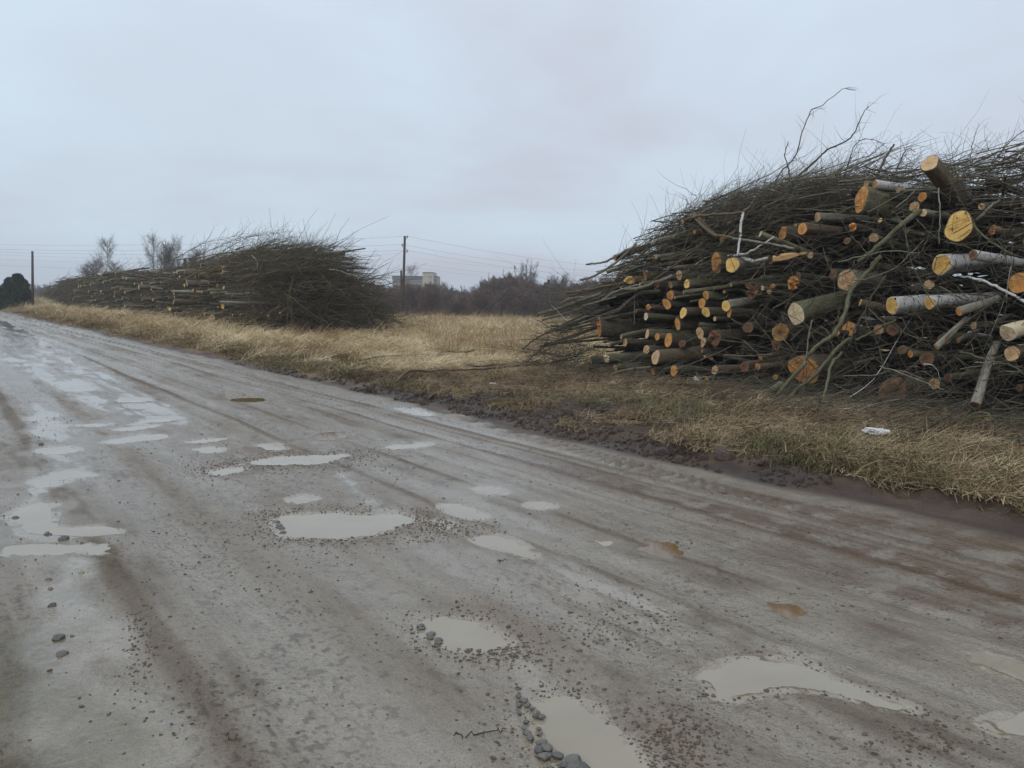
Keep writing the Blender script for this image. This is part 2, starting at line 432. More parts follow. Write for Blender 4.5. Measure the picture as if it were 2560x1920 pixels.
def verge_wobble(u): return 0.22 * fbm(u * 0.35, u * 0 + 3.1, 5, 3) + 0.07 * vnoise(u * 2.1, u * 0, 9)
def drift_of(u): return 0.12 * vnoise(u * 0.11, u * 0 + 1.7, 21) + 0.03 * vnoise(u * 0.5, u * 0, 22)
def tracks_h(u, v, drift):
    h = np.zeros_like(u)
    for k, (c, w, d) in enumerate([(-0.55, 0.07, -.022), (-0.72, 0.05, .016), (-1.15, 0.08, -.012), (-1.32, 0.04, .012), (-1.9, 0.10, -.010), (-2.35, 0.05, .008),
                      (-2.75, 0.12, -.014), (-2.98, 0.05, .012), (-3.4, 0.05, -.007), (-3.65, 0.16, -.010), (-4.3, 0.2, -.012), (-5.0, 0.25, -.012), (-5.45, 0.1, .010),
                      (-0.9, 0.03, .010), (-1.62, 0.03, .006), (-2.1, 0.03, -.006)]):
        amp = 0.85 + 0.35 * vnoise(u * 0.4, u * 0 + c * 7, 30 + k)
        h += 1.35 * d * np.clip(amp, 0, 1.3) * np.exp(-((v - c - drift * (1 + 0.3 * math.sin(k))) / w) ** 2)
    return h
def base_h(x, y):
    """height of everything except puddle basins"""
    u, v = uv_of(x, y)
    vw = v + verge_wobble(u)
    r = np.hypot(x, y)
    road = sstep(0.25, -0.15, vw) * sstep(-6.7, -6.1, v)
    # long tracks
    drift = 0.12 * vnoise(u * 0.11, u * 0 + 1.7, 21) + 0.03 * vnoise(u * 0.5, u * 0, 22)
    h = tracks_h(u, v, drift)
    h += 0.006 * fbm(u * 0.5, v * 5, 40, 4) + 0.012 * fbm(u * 0.5, v * 0.6, 44, 3)
    h += 0.0045 * fbm(u * 6, v * 9, 48, 4, 0.6)
    crumb = np.maximum(sstep(0.34, 0.7, vnoise(u * 15, v * 21, 151)) * sstep(6, 9, r), 0.55 * sstep(0.36, 0.7, vnoise(u * 38, v * 48, 154)) * sstep(9, 6, r)) * sstep(-0.2, 0.35, fbm(u * 1.2, v * 2.4, 152, 3)) * sstep(30, 15, r)
    h += 0.0075 * crumb
    h += 0.003 * np.abs(fbm(u * 22, v * 26, 153, 2))
    h += -0.02 * np.exp(-((v + 0.52 + drift) / 0.09) ** 2) * sstep(8.5, 6.5, u)
    pit = sstep(0.38, 0.8, vnoise(u * 2.3, v * 2.6, 55)) * sstep(8, 14, r)
    h -= 0.018 * pit
    # tyre tread beside the verge
    tc_ = -0.17 - 0.085 * (9.5 - u)
    tv = v - np.clip(tc_, -0.6, 0.05)
    tread = np.exp(-(tv / 0.15) ** 4) * sstep(4.2, 5.0, u) * sstep(14, 12.5, u) * (0.7 + 0.5 * vnoise(u * 3, v * 3, 57))
    h += 0.045 * tread * sstep(-0.2, 0.6, np.sin(2 * np.pi * (u - 0.55 * np.abs(tv)) / 0.155) + 0.4 * vnoise(u * 5, v * 5, 58))
    # finer tread prints in the middle of the road and beside the brown track
    for cc, u0, u1, sg in ((-1.35, 1.5, 7.5, 0.7), (-4.0, 0.8, 6.0, -0.6), (-0.95, 2.5, 6, 0.9)):
        tv = v - cc - 0.1 * np.sin(u)
        m = np.exp(-(tv / 0.17) ** 4) * sstep(u0, u0 + 1, u) * sstep(u1 + 1, u1, u) * sstep(-0.1, 0.5, vnoise(u * 1.1, v * 1.7, 59))
        h += 0.006 * m * sstep(0, .7, np.sin(2 * np.pi * (u + sg * tv) / 0.06)) * sstep(-.1, .3, vnoise(u * 15, v * 8, 59))
    # verge: churned mud close to the road, then turf
    lump = sstep(0.0, 0.5, vw) * sstep(3.6, 1.6, vw) * sstep(0.5, 2.5, u) * sstep(24, 16, u)
    vg = sstep(0.0, 1.3, vw) * 0.13 + sstep(1.2, 4, vw) * 0.07
    vg = vg + lump * (0.10 * fbm(u * 2.2, v * 2.6, 61, 4, 0.55) + 0.05 * np.abs(fbm(u * 5, v * 6, 66, 3)))
    vg = vg + sstep(1.0, 3, vw) * (0.10 * fbm(u * 0.35, v * 0.35, 70, 4) + 0.03 * fbm(u * 2.5, v * 2.5, 75, 2))
    far = sstep(25, 90, r) * sstep(2, 8, v)
    vg = vg + far * (0.22 * fbm(x * 0.09, y * 0.14, 77, 3))
    vg = vg + 0.95 * np.exp(-(((x + 62) / 13) ** 2 + ((y - 112) / 26) ** 2)) * sstep(0.5, 5, vw)
    vg = vg - 0.75 * sstep(45, 105, r) * sstep(14, 26, v)
    lv = sstep(-6.1, -6.9, v) * (0.06 + 0.05 * fbm(u * 1.5, v * 1.5, 81, 3))
    out = h * road + vg * sstep(-0.1, 0.3, vw) + lv
    return np.where(r > 400, out * np.clip(1 - (r - 400) / 400, 0, 1), out)
def ground_h(x, y):
    x = np.asarray(x, float); y = np.asarray(y, float)
    h = base_h(x, y); sdm = np.full(x.shape, -9.0)
    for (poly, k), lvl in zip(PW, PL):
        pad = 0.5
        m = (x > poly[:, 0].min() - pad) & (x < poly[:, 0].max() + pad) & (y > poly[:, 1].min() - pad) & (y < poly[:, 1].max() + pad)
        if not m.any(): continue
        sd = sdist(x[m], y[m], poly)
        rag = 0.013 * fbm(x[m] * 9, y[m] * 9, 90, 4, 0.65)
        prof = np.where(sd > 0, -np.minimum(sd * 0.16, 0.02), np.minimum(-sd * 0.05, 0.012)) + rag * np.exp(-(np.abs(sd) / 0.12)) * 0.75
        w = sstep(-0.42, -0.05, sd)
        h[m] = h[m] * (1 - w) + (lvl + prof) * w
        sdm[m] = np.maximum(sdm[m], sd)
    return h, sdm
PL = []
for poly, k in PW:
    PL.append(float(np.mean(base_h(poly[:, 0], poly[:, 1]))) - 0.004)

# grid: fine rows and columns where the road is near, one sheet out to the horizon
ang = np.radians(np.concatenate([np.arange(-180, -40, 4.0), np.arange(-40, 40, 0.105), np.arange(40, 180, 4.0)]))
rad = np.concatenate([[0.25, 0.9, 1.5, 2.0], 1 / np.linspace(1 / 2.4, 1 / 70.0, 500), np.geomspace(73, 900, 34)])
A, Rr = np.meshgrid(ang, rad)
gx, gy = Rr * np.sin(A), Rr * np.cos(A)
gz, gsd = ground_h(gx.ravel(), gy.ravel())
gz = gz.reshape(gx.shape); gsd = gsd.reshape(gx.shape)
gu, gv = uv_of(gx, gy)
gvw = gv + verge_wobble(gu)

# albedo and wetness of each spot, with shade painted into the tread gaps
def lerp(a, b, t): return a * (1 - t[..., None]) + np.array(b) * t[..., None]
n_a = 0.55 * fbm(gu * 0.16, gv * 3.0, 101, 5) + 0.6 * fbm(gu * 0.5, gv * 1.6, 102, 4); n_b = 0.6 * fbm(gu * 0.5, gv * 5.5, 105, 4) + 0.5 * fbm(gu * 2.2, gv * 3.2, 106, 4); n_c = fbm(gx * 0.25, gy * 0.25, 109, 4)
n_d = fbm(gx * 1.3, gy * 1.3, 113, 4)
col = np.zeros(gx.shape + (3,)) + np.array([0.215, 0.193, 0.162])
col = lerp(col, (0.265, 0.245, 0.212), sstep(-0.1, 0.5, n_a))
col = lerp(col, (0.145, 0.122, 0.097), sstep(0.0, 0.55, -n_b))
col = lerp(col, (0.175, 0.14, 0.105), sstep(0.15, 0.5, fbm(gu * 0.35, gv * 2.4, 131, 4)) * 0.6)
wet = 0.62 + 0.45 * n_a + 0.15 * n_b
rdm = sstep(0.1, -0.1, gvw)
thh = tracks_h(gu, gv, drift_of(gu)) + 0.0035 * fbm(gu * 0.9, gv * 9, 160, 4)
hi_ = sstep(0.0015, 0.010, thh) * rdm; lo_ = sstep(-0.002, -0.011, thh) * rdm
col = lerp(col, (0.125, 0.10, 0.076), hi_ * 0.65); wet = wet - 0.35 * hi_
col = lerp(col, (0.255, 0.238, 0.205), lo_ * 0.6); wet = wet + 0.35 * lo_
rr_ = np.hypot(gx, gy)
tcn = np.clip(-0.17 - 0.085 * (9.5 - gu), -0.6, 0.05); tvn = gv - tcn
trd_shade = np.exp(-(tvn / 0.15) ** 4) * sstep(4.2, 5.0, gu) * sstep(14, 12.5, gu) * sstep(0.25, -0.35, np.sin(2 * np.pi * (gu - 0.55 * np.abs(tvn)) / 0.155) + 0.4 * vnoise(gu * 5, gv * 5, 58))
col = lerp(col, (0.085, 0.064, 0.045), trd_shade * 0.8); wet = wet - 0.3 * trd_shade  # tread gaps darkened in the colour to paint their shade
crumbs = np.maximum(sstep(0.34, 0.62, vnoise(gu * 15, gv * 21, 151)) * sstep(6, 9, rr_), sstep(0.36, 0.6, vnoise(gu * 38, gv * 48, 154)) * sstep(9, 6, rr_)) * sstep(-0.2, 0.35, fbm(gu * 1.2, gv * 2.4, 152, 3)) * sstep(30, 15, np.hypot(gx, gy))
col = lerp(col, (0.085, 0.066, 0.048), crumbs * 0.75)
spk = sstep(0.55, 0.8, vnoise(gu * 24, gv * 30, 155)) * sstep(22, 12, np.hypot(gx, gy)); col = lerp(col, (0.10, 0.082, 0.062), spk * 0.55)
# brown watery tracks by the right verge
for c0, w0, u0, u1, k0 in ((-0.5, 0.17, -2, 7.2, 1), (-1.2, 0.26, -2, 8.0, 1), (-1.75, 0.22, -2, 4.2, .75), (-0.15, 0.35, -2, 4.0, .8), (-2.4, 0.12, -2, 3.6, .6)):
    dr = 0.1 * vnoise(gu * 0.5, gu * 0, 141)
    m = np.exp(-((gv - c0 - dr) / w0) ** 4) * sstep(u1 + 1.5, u1 - 1.5, gu) * sstep(-0.35, 0.15, 0.7 * fbm(gu * 1.1, gv * 8, 143, 4) + 0.5 * vnoise(gu * 9, gv * 4, 144))
    col = lerp(col, (0.10, 0.060, 0.027), np.clip(m * k0, 0, 1)); wet = wet + 0.4 * m
# brown gravelly rims round the puddles
rim = np.exp(-((gsd + 0.12) / 0.14) ** 2) * sstep(-0.2, 0.4, n_d + 0.15)
near_b = np.zeros(gx.shape)
for i_ in (0, 1, 15, 16):
    c_ = PW[i_][0].mean(0); R_ = np.abs(PW[i_][0] - c_).max() + 0.5
    near_b = np.maximum(near_b, sstep(R_ * 1.25, R_ * 0.95, np.hypot(gx - c_[0], gy - c_[1])))
col = lerp(col, (0.145, 0.10, 0.062), rim * 0.75 * near_b); wet = wet - 0.25 * rim * near_b
silt = np.exp(-((gsd + 0.08) / 0.2) ** 2) * sstep(-0.3, 0.15, fbm(gu * 1.5, gv * 4, 158, 3)) * (1 - near_b * .6)
col = lerp(col, (0.25, 0.232, 0.195), silt * 0.8); wet = wet + 0.4 * silt
near_brown = np.zeros(gx.shape)
for q_, kk_ in PW:
    if kk_ == 'b':
        c_ = q_.mean(0); R_ = np.abs(q_ - c_).max() + 0.25
        near_brown = np.maximum(near_brown, sstep(R_ + .15, R_, np.hypot(gx - c_[0], gy - c_[1])))
shore = (1 - near_brown) * np.exp(-(np.maximum(-gsd - 0.01, 0) / 0.055) ** 2) * sstep(-0.45, 0.1, fbm(gx * 5, gy * 5, 162, 3)) * (gsd > -0.4)
col = lerp(col, (0.27, 0.238, 0.18), shore * 0.9); wet = np.where(shore > 0.4, 1.45, wet)
col = lerp(col, (0.21, 0.185, 0.14), sstep(0, 0.03, gsd))
film = np.zeros(gx.shape)
for poly in FW:
    m = (gx > poly[:, 0].min() - .6) & (gx < poly[:, 0].max() + .6) & (gy > poly[:, 1].min() - .6) & (gy < poly[:, 1].max() + .6)
    sd = sdist(gx[m], gy[m], poly)
    film[m] = np.maximum(film[m], sstep(-0.08, 0.12, sd + 0.16 * fbm(gx[m] * 2.5, gy[m] * 2.5, 151, 4)))
film *= sstep(-0.5, 0.1, n_b)
col = lerp(col, (0.27, 0.255, 0.215), film * 0.85); wet = wet * (1 - film) + 1.5 * film
# mossy / sandy spots at the left edge
ls = sstep(-4.9, -6.3, gv) * sstep(-0.1, 0.4, n_d)
col = lerp(col, (0.085, 0.075, 0.035), ls * 0.7)
# verge
vm = sstep(-0.12, 0.12, gvw)
mudc = lerp(np.zeros(gx.shape + (3,)) + np.array([0.052, 0.032, 0.020]), (0.095, 0.066, 0.044), sstep(-0.4, 0.4, n_b))
mudc = lerp(mudc, (0.030, 0.020, 0.014), sstep(0.1, 0.5, n_d))
strawc = lerp(np.zeros(gx.shape + (3,)) + np.array([0.30, 0.225, 0.12]), (0.18, 0.12, 0.065), sstep(-0.25, 0.45, n_d))
strawc = lerp(strawc, (0.36, 0.28, 0.15), sstep(0.0, 0.5, n_c))
greenc = np.array([0.075, 0.07, 0.025])
mudw = sstep(3.6, 1.9, gvw + 0.9 * n_d) * sstep(18, 14.5, gu) * sstep(5.0, 7.0, gu)
mudw = np.maximum(mudw, sstep(1.7, 1.1, gvw + 0.6 * n_d) * sstep(7.5, 6, gu))
mudw = np.maximum(mudw, sstep(0.75, 0.1, gvw))
mudw = np.maximum(mudw, sstep(3.4, 5.0, gv) * sstep(17.0, 15.6, gu) * sstep(16, 14, gv))
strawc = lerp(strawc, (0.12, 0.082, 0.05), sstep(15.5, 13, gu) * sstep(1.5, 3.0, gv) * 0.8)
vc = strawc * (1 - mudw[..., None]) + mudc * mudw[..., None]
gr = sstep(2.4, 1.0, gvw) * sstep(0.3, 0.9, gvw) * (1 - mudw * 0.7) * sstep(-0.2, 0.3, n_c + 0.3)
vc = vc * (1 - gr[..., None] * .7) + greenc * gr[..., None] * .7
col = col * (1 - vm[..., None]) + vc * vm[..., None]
wet = wet * (1 - vm) + (0.12 + 0.25 * mudw * sstep(1.0, 0.2, gvw)) * vm
lm = sstep(-6.05, -6.5, gv + 0.25 * n_d)
col = col * (1 - lm[..., None]) + (greenc * 0.6 + strawc * 0.4) * lm[..., None]; wet = wet * (1 - lm) + 0.1 * lm
col = np.where(rdm[..., None] > 0, col * (1 - rdm[..., None]) + col * np.array([1.035, 1.0, 0.925]) * rdm[..., None], col)
wet = np.where((film > 0.3) | (shore > 0.4), np.clip(wet, 0, 1.6), np.clip(wet, 0, 1.05))

def m_ground():
    t = NT('ground_mud_and_turf'); p = t.pos()
    c = t.attr('col', 'Color'); w = t.attr('wet')
    rd = t.attr('roadness')
    pr = t.mapv(p, (1, 1, 1), (0, 0, -AZ))                      # x across, y along the road
    fine = t.noise(pr, 60, 4, 0.7)
    mid = t.noise(t.mapv(pr, (1, 0.4, 1)), 9, 5, 0.65)
    strk = t.noise(t.mapv(pr, (6, 0.9, 1)), 1.6, 6, 0.68)
    chop = t.noise(t.mapv(pr, (1.0, 1.5, 1)), 5.5, 5, 0.72)
    grit = t.voro(pr, 70)
    peb = t.voro(pr, 26)
    v = t.ramp(mid, 0.25, 0.75)
    c = t.mix(t.math('MULTIPLY', v, 0.55), c, t.mix(1.0, c, (0.52, 0.47, 0.42), 'MULTIPLY'))
    c = t.mix(t.math('MULTIPLY', t.ramp(fine, 0.42, 0.68), 0.6), c, t.mix(1.0, c, (1.55, 1.5, 1.42), 'MULTIPLY'))
    c = t.mix(t.math('MULTIPLY', t.math('MULTIPLY', t.ramp(strk, 0.52, 0.72), rd), 0.25), c, t.mix(1.0, c, (0.60, 0.54, 0.47), 'MULTIPLY'))
    c = t.mix(t.math('MULTIPLY', t.math('MULTIPLY', t.ramp(strk, 0.46, 0.3), rd), 0.2), c, t.mix(1.0, c, (1.3, 1.3, 1.28), 'MULTIPLY'))
    c = t.mix(t.math('MULTIPLY', t.math('MULTIPLY', t.ramp(chop, 0.60, 0.70), rd), 0.6), c, t.mix(1.0, c, (0.5, 0.44, 0.38), 'MULTIPLY'))
    c = t.mix(t.math('MULTIPLY', t.math('MULTIPLY', t.ramp(t.noise(pr, 120, 3, 0.8), 0.50, 0.60), rd), 0.85), c, t.mix(1.0, c, (0.5, 0.45, 0.39), 'MULTIPLY'))
    dark = t.math('MULTIPLY', t.math('MULTIPLY', t.ramp(grit, 0.22, 0.05), t.ramp(t.noise(pr, 2.2, 3), 0.45, 0.65)), rd)
    c = t.mix(t.math('MULTIPLY', dark, 0.55), c, (0.05, 0.04, 0.03))
    fw = t.math('MULTIPLY', t.math('SUBTRACT', 1.0, rd), t.ramp(t.noise(t.mapv(p, (1, 0.8, 1)), 1.1, 5, 0.7), 0.35, 0.7))
    c = t.mix(t.math('MULTIPLY', fw, 0.5), c, t.mix(1.0, c, (0.5, 0.42, 0.34), 'MULTIPLY'))
    ww = t.math('ADD', w, t.math('ADD', t.math('MULTIPLY', t.math('SUBTRACT', mid, 0.5), 0.9), t.math('MULTIPLY', t.math('SUBTRACT', 0.5, strk), 0.8)))
    r = t.ramp(ww, 0.15, 0.95); 
    t_r = t.math('MULTIPLY_ADD', t.math('MINIMUM', t.math('MAXIMUM', r, 0.0), 1.0), -0.55, 0.72)
    film_ = t.math('MAXIMUM', t.math('SUBTRACT', w, 1.0), 0.0)
    t_r = t.math('MAXIMUM', t.math('SUBTRACT', t_r, t.math('MULTIPLY', film_, 0.5)), 0.05)
    hgt = t.math('ADD', t.math('MULTIPLY', t.math('ADD', strk, t.math('MULTIPLY', chop, 1.2)), 1.1), t.math('ADD', t.math('MULTIPLY', fine, 0.5), t.math('ADD', t.math('MULTIPLY', mid, 1.1), t.math('MULTIPLY', t.ramp(peb, 0.35, 0.1), 0.3))))
    st = t.math('MAXIMUM', t.math('SUBTRACT', t.math('MULTIPLY_ADD', t.math('MINIMUM', w, 1.0), -0.4, 0.9), t.math('MULTIPLY', film_, 1.1)), 0.06)
    n = t.new('ShaderNodeBump'); n.inputs['Distance'].default_value = 0.018
    t.set(n.inputs['Strength'], st); t.set(n.inputs['Height'], hgt); t.t.links.new(n.outputs[0], t.b.inputs['Normal'])
    return t.fin(c, t_r, t.math('MULTIPLY_ADD', t.math('MINIMUM', w, 1.0), 0.45, 0.15))
M_GROUND = m_ground()

nr, nc = gx.shape
idx = np.arange(nr * nc).reshape(nr, nc)
nxt = np.roll(idx, -1, axis=1)
quads = np.stack([idx[:-1], idx[1:], nxt[1:], nxt[:-1]], -1).reshape(-1, 4)[:, ::-1]
qc_v = gvw.ravel()[quads].mean(1); qc_l = gv.ravel()[quads].mean(1)
is_road = (qc_v < 0) & (qc_l > -6.3)
V = np.stack([gx.ravel(), gy.ravel(), gz.ravel()], 1)
def sub_sheet(name, mask, extra=None):
    q = quads[mask]
    used = np.unique(q); remap = np.full(len(V), -1); remap[used] = np.arange(len(used))
    fs = [(remap[q], 0)]
    verts = V[used]
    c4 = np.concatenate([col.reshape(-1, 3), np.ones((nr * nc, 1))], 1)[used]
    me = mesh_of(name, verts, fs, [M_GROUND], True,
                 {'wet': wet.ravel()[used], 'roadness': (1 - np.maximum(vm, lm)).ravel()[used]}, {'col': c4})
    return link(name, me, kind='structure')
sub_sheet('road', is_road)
verge = (~is_road) & (qc_l > -0.7) & (qc_l < 3.2)
sub_sheet('verge', verge)
sub_sheet('field', (~is_road) & (~verge))
# the little disc under the camera
fan = [(0, 0, float(gz[0].mean()))] + [tuple(V[i]) for i in range(nc)]
mesh_f = mesh_of('road_patch', np.array(fan), [(np.array([[0, (i + 1) % nc + 1, i + 1] for i in range(nc)]), 0)], [M_GROUND], True,
                 {'wet': np.full(nc + 1, .5), 'roadness': np.ones(nc + 1)}, {'col': np.tile([0.165, 0.15, 0.13, 1], (nc + 1, 1))})
link('road', mesh_f, kind='structure')

def m_water(name, c, rough):
    t = NT(name); p = t.pos()
    n = t.noise(p, 2.5, 3); f = t.noise(p, 14, 2)
    cc = t.mix(t.ramp(n, 0.3, 0.7), c, tuple(x * 0.86 for x in c))
    t.b.inputs['IOR'].default_value = 1.33
    t.bump(f, 0.04, 0.003)
    return t.fin(cc, rough, 0.5)
M_WATER = {'m': m_water('silty_water', (0.30, 0.262, 0.195), 0.03), 'b': m_water('brown_water', (0.17, 0.105, 0.045), 0.03)}
P_LABELS = ['wide milky puddle with gravel rim in the middle of the road', 'long thin puddle in the gravelly hollow farther up the road']
from mathutils.geometry import tessellate_polygon
for i, ((poly, k), lvl) in enumerate(zip(PW, PL)):
    nx_, pv_ = np.roll(poly, -1, 0), np.roll(poly, 1, 0)
    tg = nx_ - pv_; tg /= np.linalg.norm(tg, axis=1, keepdims=True) + 1e-9
    area = 0.5 * np.sum(poly[:, 0] * nx_[:, 1] - nx_[:, 0] * poly[:, 1])
    nrm = np.stack([tg[:, 1], -tg[:, 0]], 1) * (1 if area > 0 else -1)
    ex = poly + nrm * 0.04
    vv = np.column_stack([ex, np.full(len(ex), lvl)])
    tris = np.array(tessellate_polygon([[Vector(q) for q in vv]]))
    sg = np.cross(vv[tris[:, 1]] - vv[tris[:, 0]], vv[tris[:, 2]] - vv[tris[:, 0]])[:, 2]
    tris = np.where((sg < 0)[:, None], tris[:, ::-1], tris)
    me = mesh_of('puddle', vv, [(tris, 0)], [M_WATER[k]])
    link('puddle', me, kind='structure')

# ------------------------------------------------------------------ instancing of uncountable ground cover
def proto(name, me):
    o = bpy.data.objects.new(name, me); return o
def scatter(name, protos, pts, rots, scls, picks, label, cat):
    coll = bpy.data.collections.new(name + '_kinds')
    for o in protos: coll.objects.link(o)
    me = bpy.data.meshes.new(name)
    me.vertices.add(len(pts)); me.vertices.foreach_set('co', np.asarray(pts, np.float32).ravel())
    at = me.attributes.new('rot', 'FLOAT_VECTOR', 'POINT'); at.data.foreach_set('vector', np.asarray(rots, np.float32).ravel())
    at = me.attributes.new('scl', 'FLOAT', 'POINT'); at.data.foreach_set('value', np.asarray(scls, np.float32))
    at = me.attributes.new('pick', 'INT', 'POINT'); at.data.foreach_set('value', np.asarray(picks, np.int32))
    o = link(name, me, kind='stuff', label=label, category=cat)
    ng = bpy.data.node_groups.new(name, 'GeometryNodeTree')
    ng.interface.new_socket('Geometry', in_out='INPUT', socket_type='NodeSocketGeometry')
    ng.interface.new_socket('Geometry', in_out='OUTPUT', socket_type='NodeSocketGeometry')
    N = ng.nodes; Lk = ng.links
    gi = N.new('NodeGroupInput'); go = N.new('NodeGroupOutput')
    ip = N.new('GeometryNodeInstanceOnPoints'); ci = N.new('GeometryNodeCollectionInfo')
    ci.inputs['Collection'].default_value = coll; ci.inputs['Separate Children'].default_value = True; ci.inputs['Reset Children'].default_value = True
    def na(nm, ty):
        a = N.new('GeometryNodeInputNamedAttribute'); a.data_type = ty; a.inputs['Name'].default_value = nm; return a.outputs[0]
    Lk.new(gi.outputs[0], ip.inputs['Points']); Lk.new(ci.outputs[0], ip.inputs['Instance'])
    ip.inputs['Pick Instance'].default_value = True
    Lk.new(na('pick', 'INT'), ip.inputs['Instance Index'])
    e2r = N.new('FunctionNodeEulerToRotation'); Lk.new(na('rot', 'FLOAT_VECTOR'), e2r.inputs[0])
    Lk.new(e2r.outputs[0], ip.inputs['Rotation']); Lk.new(na('scl', 'FLOAT'), ip.inputs['Scale'])
    Lk.new(ip.outputs[0], go.inputs[0])
    md = o.modifiers.new('scatter', 'NODES'); md.node_group = ng
    return o

def m_grass(name, cols, rough=0.7):
    t = NT(name); ti = t.attr('tint')
    r = t.new('ShaderNodeValToRGB')
    t.set(r.inputs[0], t.math('FRACT', t.math('ADD', ti, t.math('MULTIPLY', t.rand(), 0.5))))
    for i, c in enumerate(cols):
        e = r.color_ramp.elements[0] if i == 0 else (r.color_ramp.elements[1] if i == len(cols) - 1 else r.color_ramp.elements.new(i / (len(cols) - 1)))
        e.position = i / (len(cols) - 1); e.color = c + (1,)
    big = t.noise(t.mapv(t.pos(), (0.7, 1.3, 1)), 0.3, 5, 0.65)
    c = t.mix(t.ramp(big, 0.47, 0.60), r.outputs[0], t.mix(1.0, r.outputs[0], (0.55, 0.46, 0.38), 'MULTIPLY'))
    return t.fin(c, rough, 0.3)
M_STRAW = m_grass('dead_straw', [(0.56, 0.455, 0.27), (0.70, 0.60, 0.38), (0.42, 0.315, 0.18), (0.28, 0.20, 0.115), (0.60, 0.49, 0.30)])
M_GREEN = m_grass('short_green_grass', [(0.075, 0.078, 0.030), (0.13, 0.12, 0.05), (0.06, 0.06, 0.027), (0.22, 0.18, 0.09)])
M_REED = m_grass('pale_reed', [(0.40, 0.30, 0.17), (0.50, 0.40, 0.25), (0.30, 0.21, 0.12)])
M_LITTER = m_grass('brown_litter', [(0.16, 0.11, 0.065), (0.28, 0.20, 0.11), (0.09, 0.065, 0.04), (0.38, 0.29, 0.16)])
def tuft(name, n, L, lean, w, mat, spread=0.12, droop=0.8, az=None, seed=0):
    g = np.random.default_rng(seed)
    K = 4; s = np.linspace(0, 1, K)
    a = g.random(n) * 6.283 if az is None else az + g.normal(size=n) * 0.9
    ln = L * (0.5 + 0.8 * g.random(n)); le = np.clip(lean * (0.4 + g.random(n)), 0.02, 1.45)
    ox = g.normal(size=n) * spread; oy = g.normal(size=n) * spread
    hor = ln[:, None] * (np.sin(le)[:, None] * s + 0.25 * s * s)
    ver = ln[:, None] * (np.cos(le)[:, None] * s - droop * (0.4 + 0.6 * g.random(n))[:, None] * s * s * 0.7)
    ver = np.maximum(ver, 0.012 + 0.02 * g.random((n, 1)))
    ver[:, 0] = -0.02
    px = ox[:, None] + np.cos(a)[:, None] * hor + g.normal(size=(n, K)) * 0.02 * s * L; py = oy[:, None] + np.sin(a)[:, None] * hor
    wd = w * (1 - s) ** 0.7 * 0.5 + w * 0.12
    sa = a + np.pi / 2 + g.normal(size=n) * 0.5
    sx, sy = np.cos(sa)[:, None] * wd, np.sin(sa)[:, None] * wd
    P0 = np.stack([px - sx, py - sy, ver], -1); P1 = np.stack([px + sx, py + sy, ver + 0.3 * w], -1)
    V_ = np.stack([P0, P1], 2).reshape(-1, 3)
    i = np.arange(n * K * 2).reshape(n, K, 2)
    q = np.stack([i[:, :-1, 0], i[:, :-1, 1], i[:, 1:, 1], i[:, 1:, 0]], -1).reshape(-1, 4)
    me = mesh_of(name, V_, [(q, 0)], [mat], True, {'tint': np.repeat(g.random(n) * 0.5, K * 2)})
    return proto(name, me)
mats_t = [tuft('straw_tuft', 55, 0.34, 1.15, 0.007, M_STRAW, 0.13, 0.7, seed=i) for i in range(5)] + \
         [tuft('straw_mat', 50, 0.42, 1.3, 0.008, M_STRAW, 0.18, 0.5, az=0.3, seed=20 + i) for i in range(3)]
greens = [tuft('green_tuft', 60, 0.11, 0.7, 0.005, M_GREEN, 0.10, 0.3, seed=40 + i) for i in range(4)]
reeds = [tuft('reed_tuft', 16, 0.75, 0.22, 0.008, M_REED, 0.16, 0.12, seed=60 + i) for i in range(4)]
litt = [tuft('litter_tuft', 40, 0.18, 1.25, 0.006, M_LITTER, 0.13, 0.6, seed=80 + i) for i in range(4)]
def sample_polar(n, r0, r1, a0=-40, a1=40, p=1.0):
    a = np.radians(rng.uniform(a0, a1, n)); k = rng.random(n)
    r = (r0 ** (2 - p) + k * (r1 ** (2 - p) - r0 ** (2 - p))) ** (1 / (2 - p)) if p != 2 else r0 * (r1 / r0) ** k
    return r * np.sin(a), r * np.cos(a)
def scatter_on(name, protos, x, y, keep, scl, label, cat, tilt=0.1, sink=0.0, ofs=0, az=None):
    x, y = x[keep], y[keep]; s = np.broadcast_to(scl, keep.shape)[keep]
    z = ground_h(x, y)[0] - sink
    n = len(x)
    rz = rng.random(n) * 6.283 if az is None else az + rng.normal(size=n) * 0.5
    rots = np.stack([rng.normal(size=n) * tilt, rng.normal(size=n) * tilt, rz], 1)
    return scatter(name, protos, np.stack([x, y, z], 1), rots, s * (0.7 + 0.6 * rng.random(n)), rng.integers(0, len(protos), n), label, cat)

x, y = sample_polar(70000, 5.5, 185, -42, 42, 1.75)
u, v = uv_of(x, y); vw = v + verge_wobble(u); r = np.hypot(x, y)
nd = fbm(x * 1.3, y * 1.3, 113, 4); ncc = fbm(x * 0.5, y * 0.5, 210, 3)
inpile1 = (v > 5.0) & (v < 12.5) & (u < 16.2)
inpile2 = (v > 6.0) & (v < 15) & (u > 35) & (u < 126)
mudz = ((u < 16.5) & (u > 6) & (vw + 0.9 * nd < 2.9)) 
bald = (ncc > 0.33) & (u > 16)
keep = (vw > 0.75 + 0.5 * nd) & ~((u > 14) & (vw < 2.1 + 0.9 * nd) & (rng.random(len(x)) < 0.85)) & ~inpile1 & ~inpile2 & ~bald & ((~mudz) | (rng.random(len(x)) < 0.05)) & ~((u < 16.5) & (u > 9) & (rng.random(len(x)) < 0.35))
scl = np.clip(r / 26, 0.8, 2.1) * np.where(u < 16, np.where(u < 7, 0.5, 0.62), 1.0)
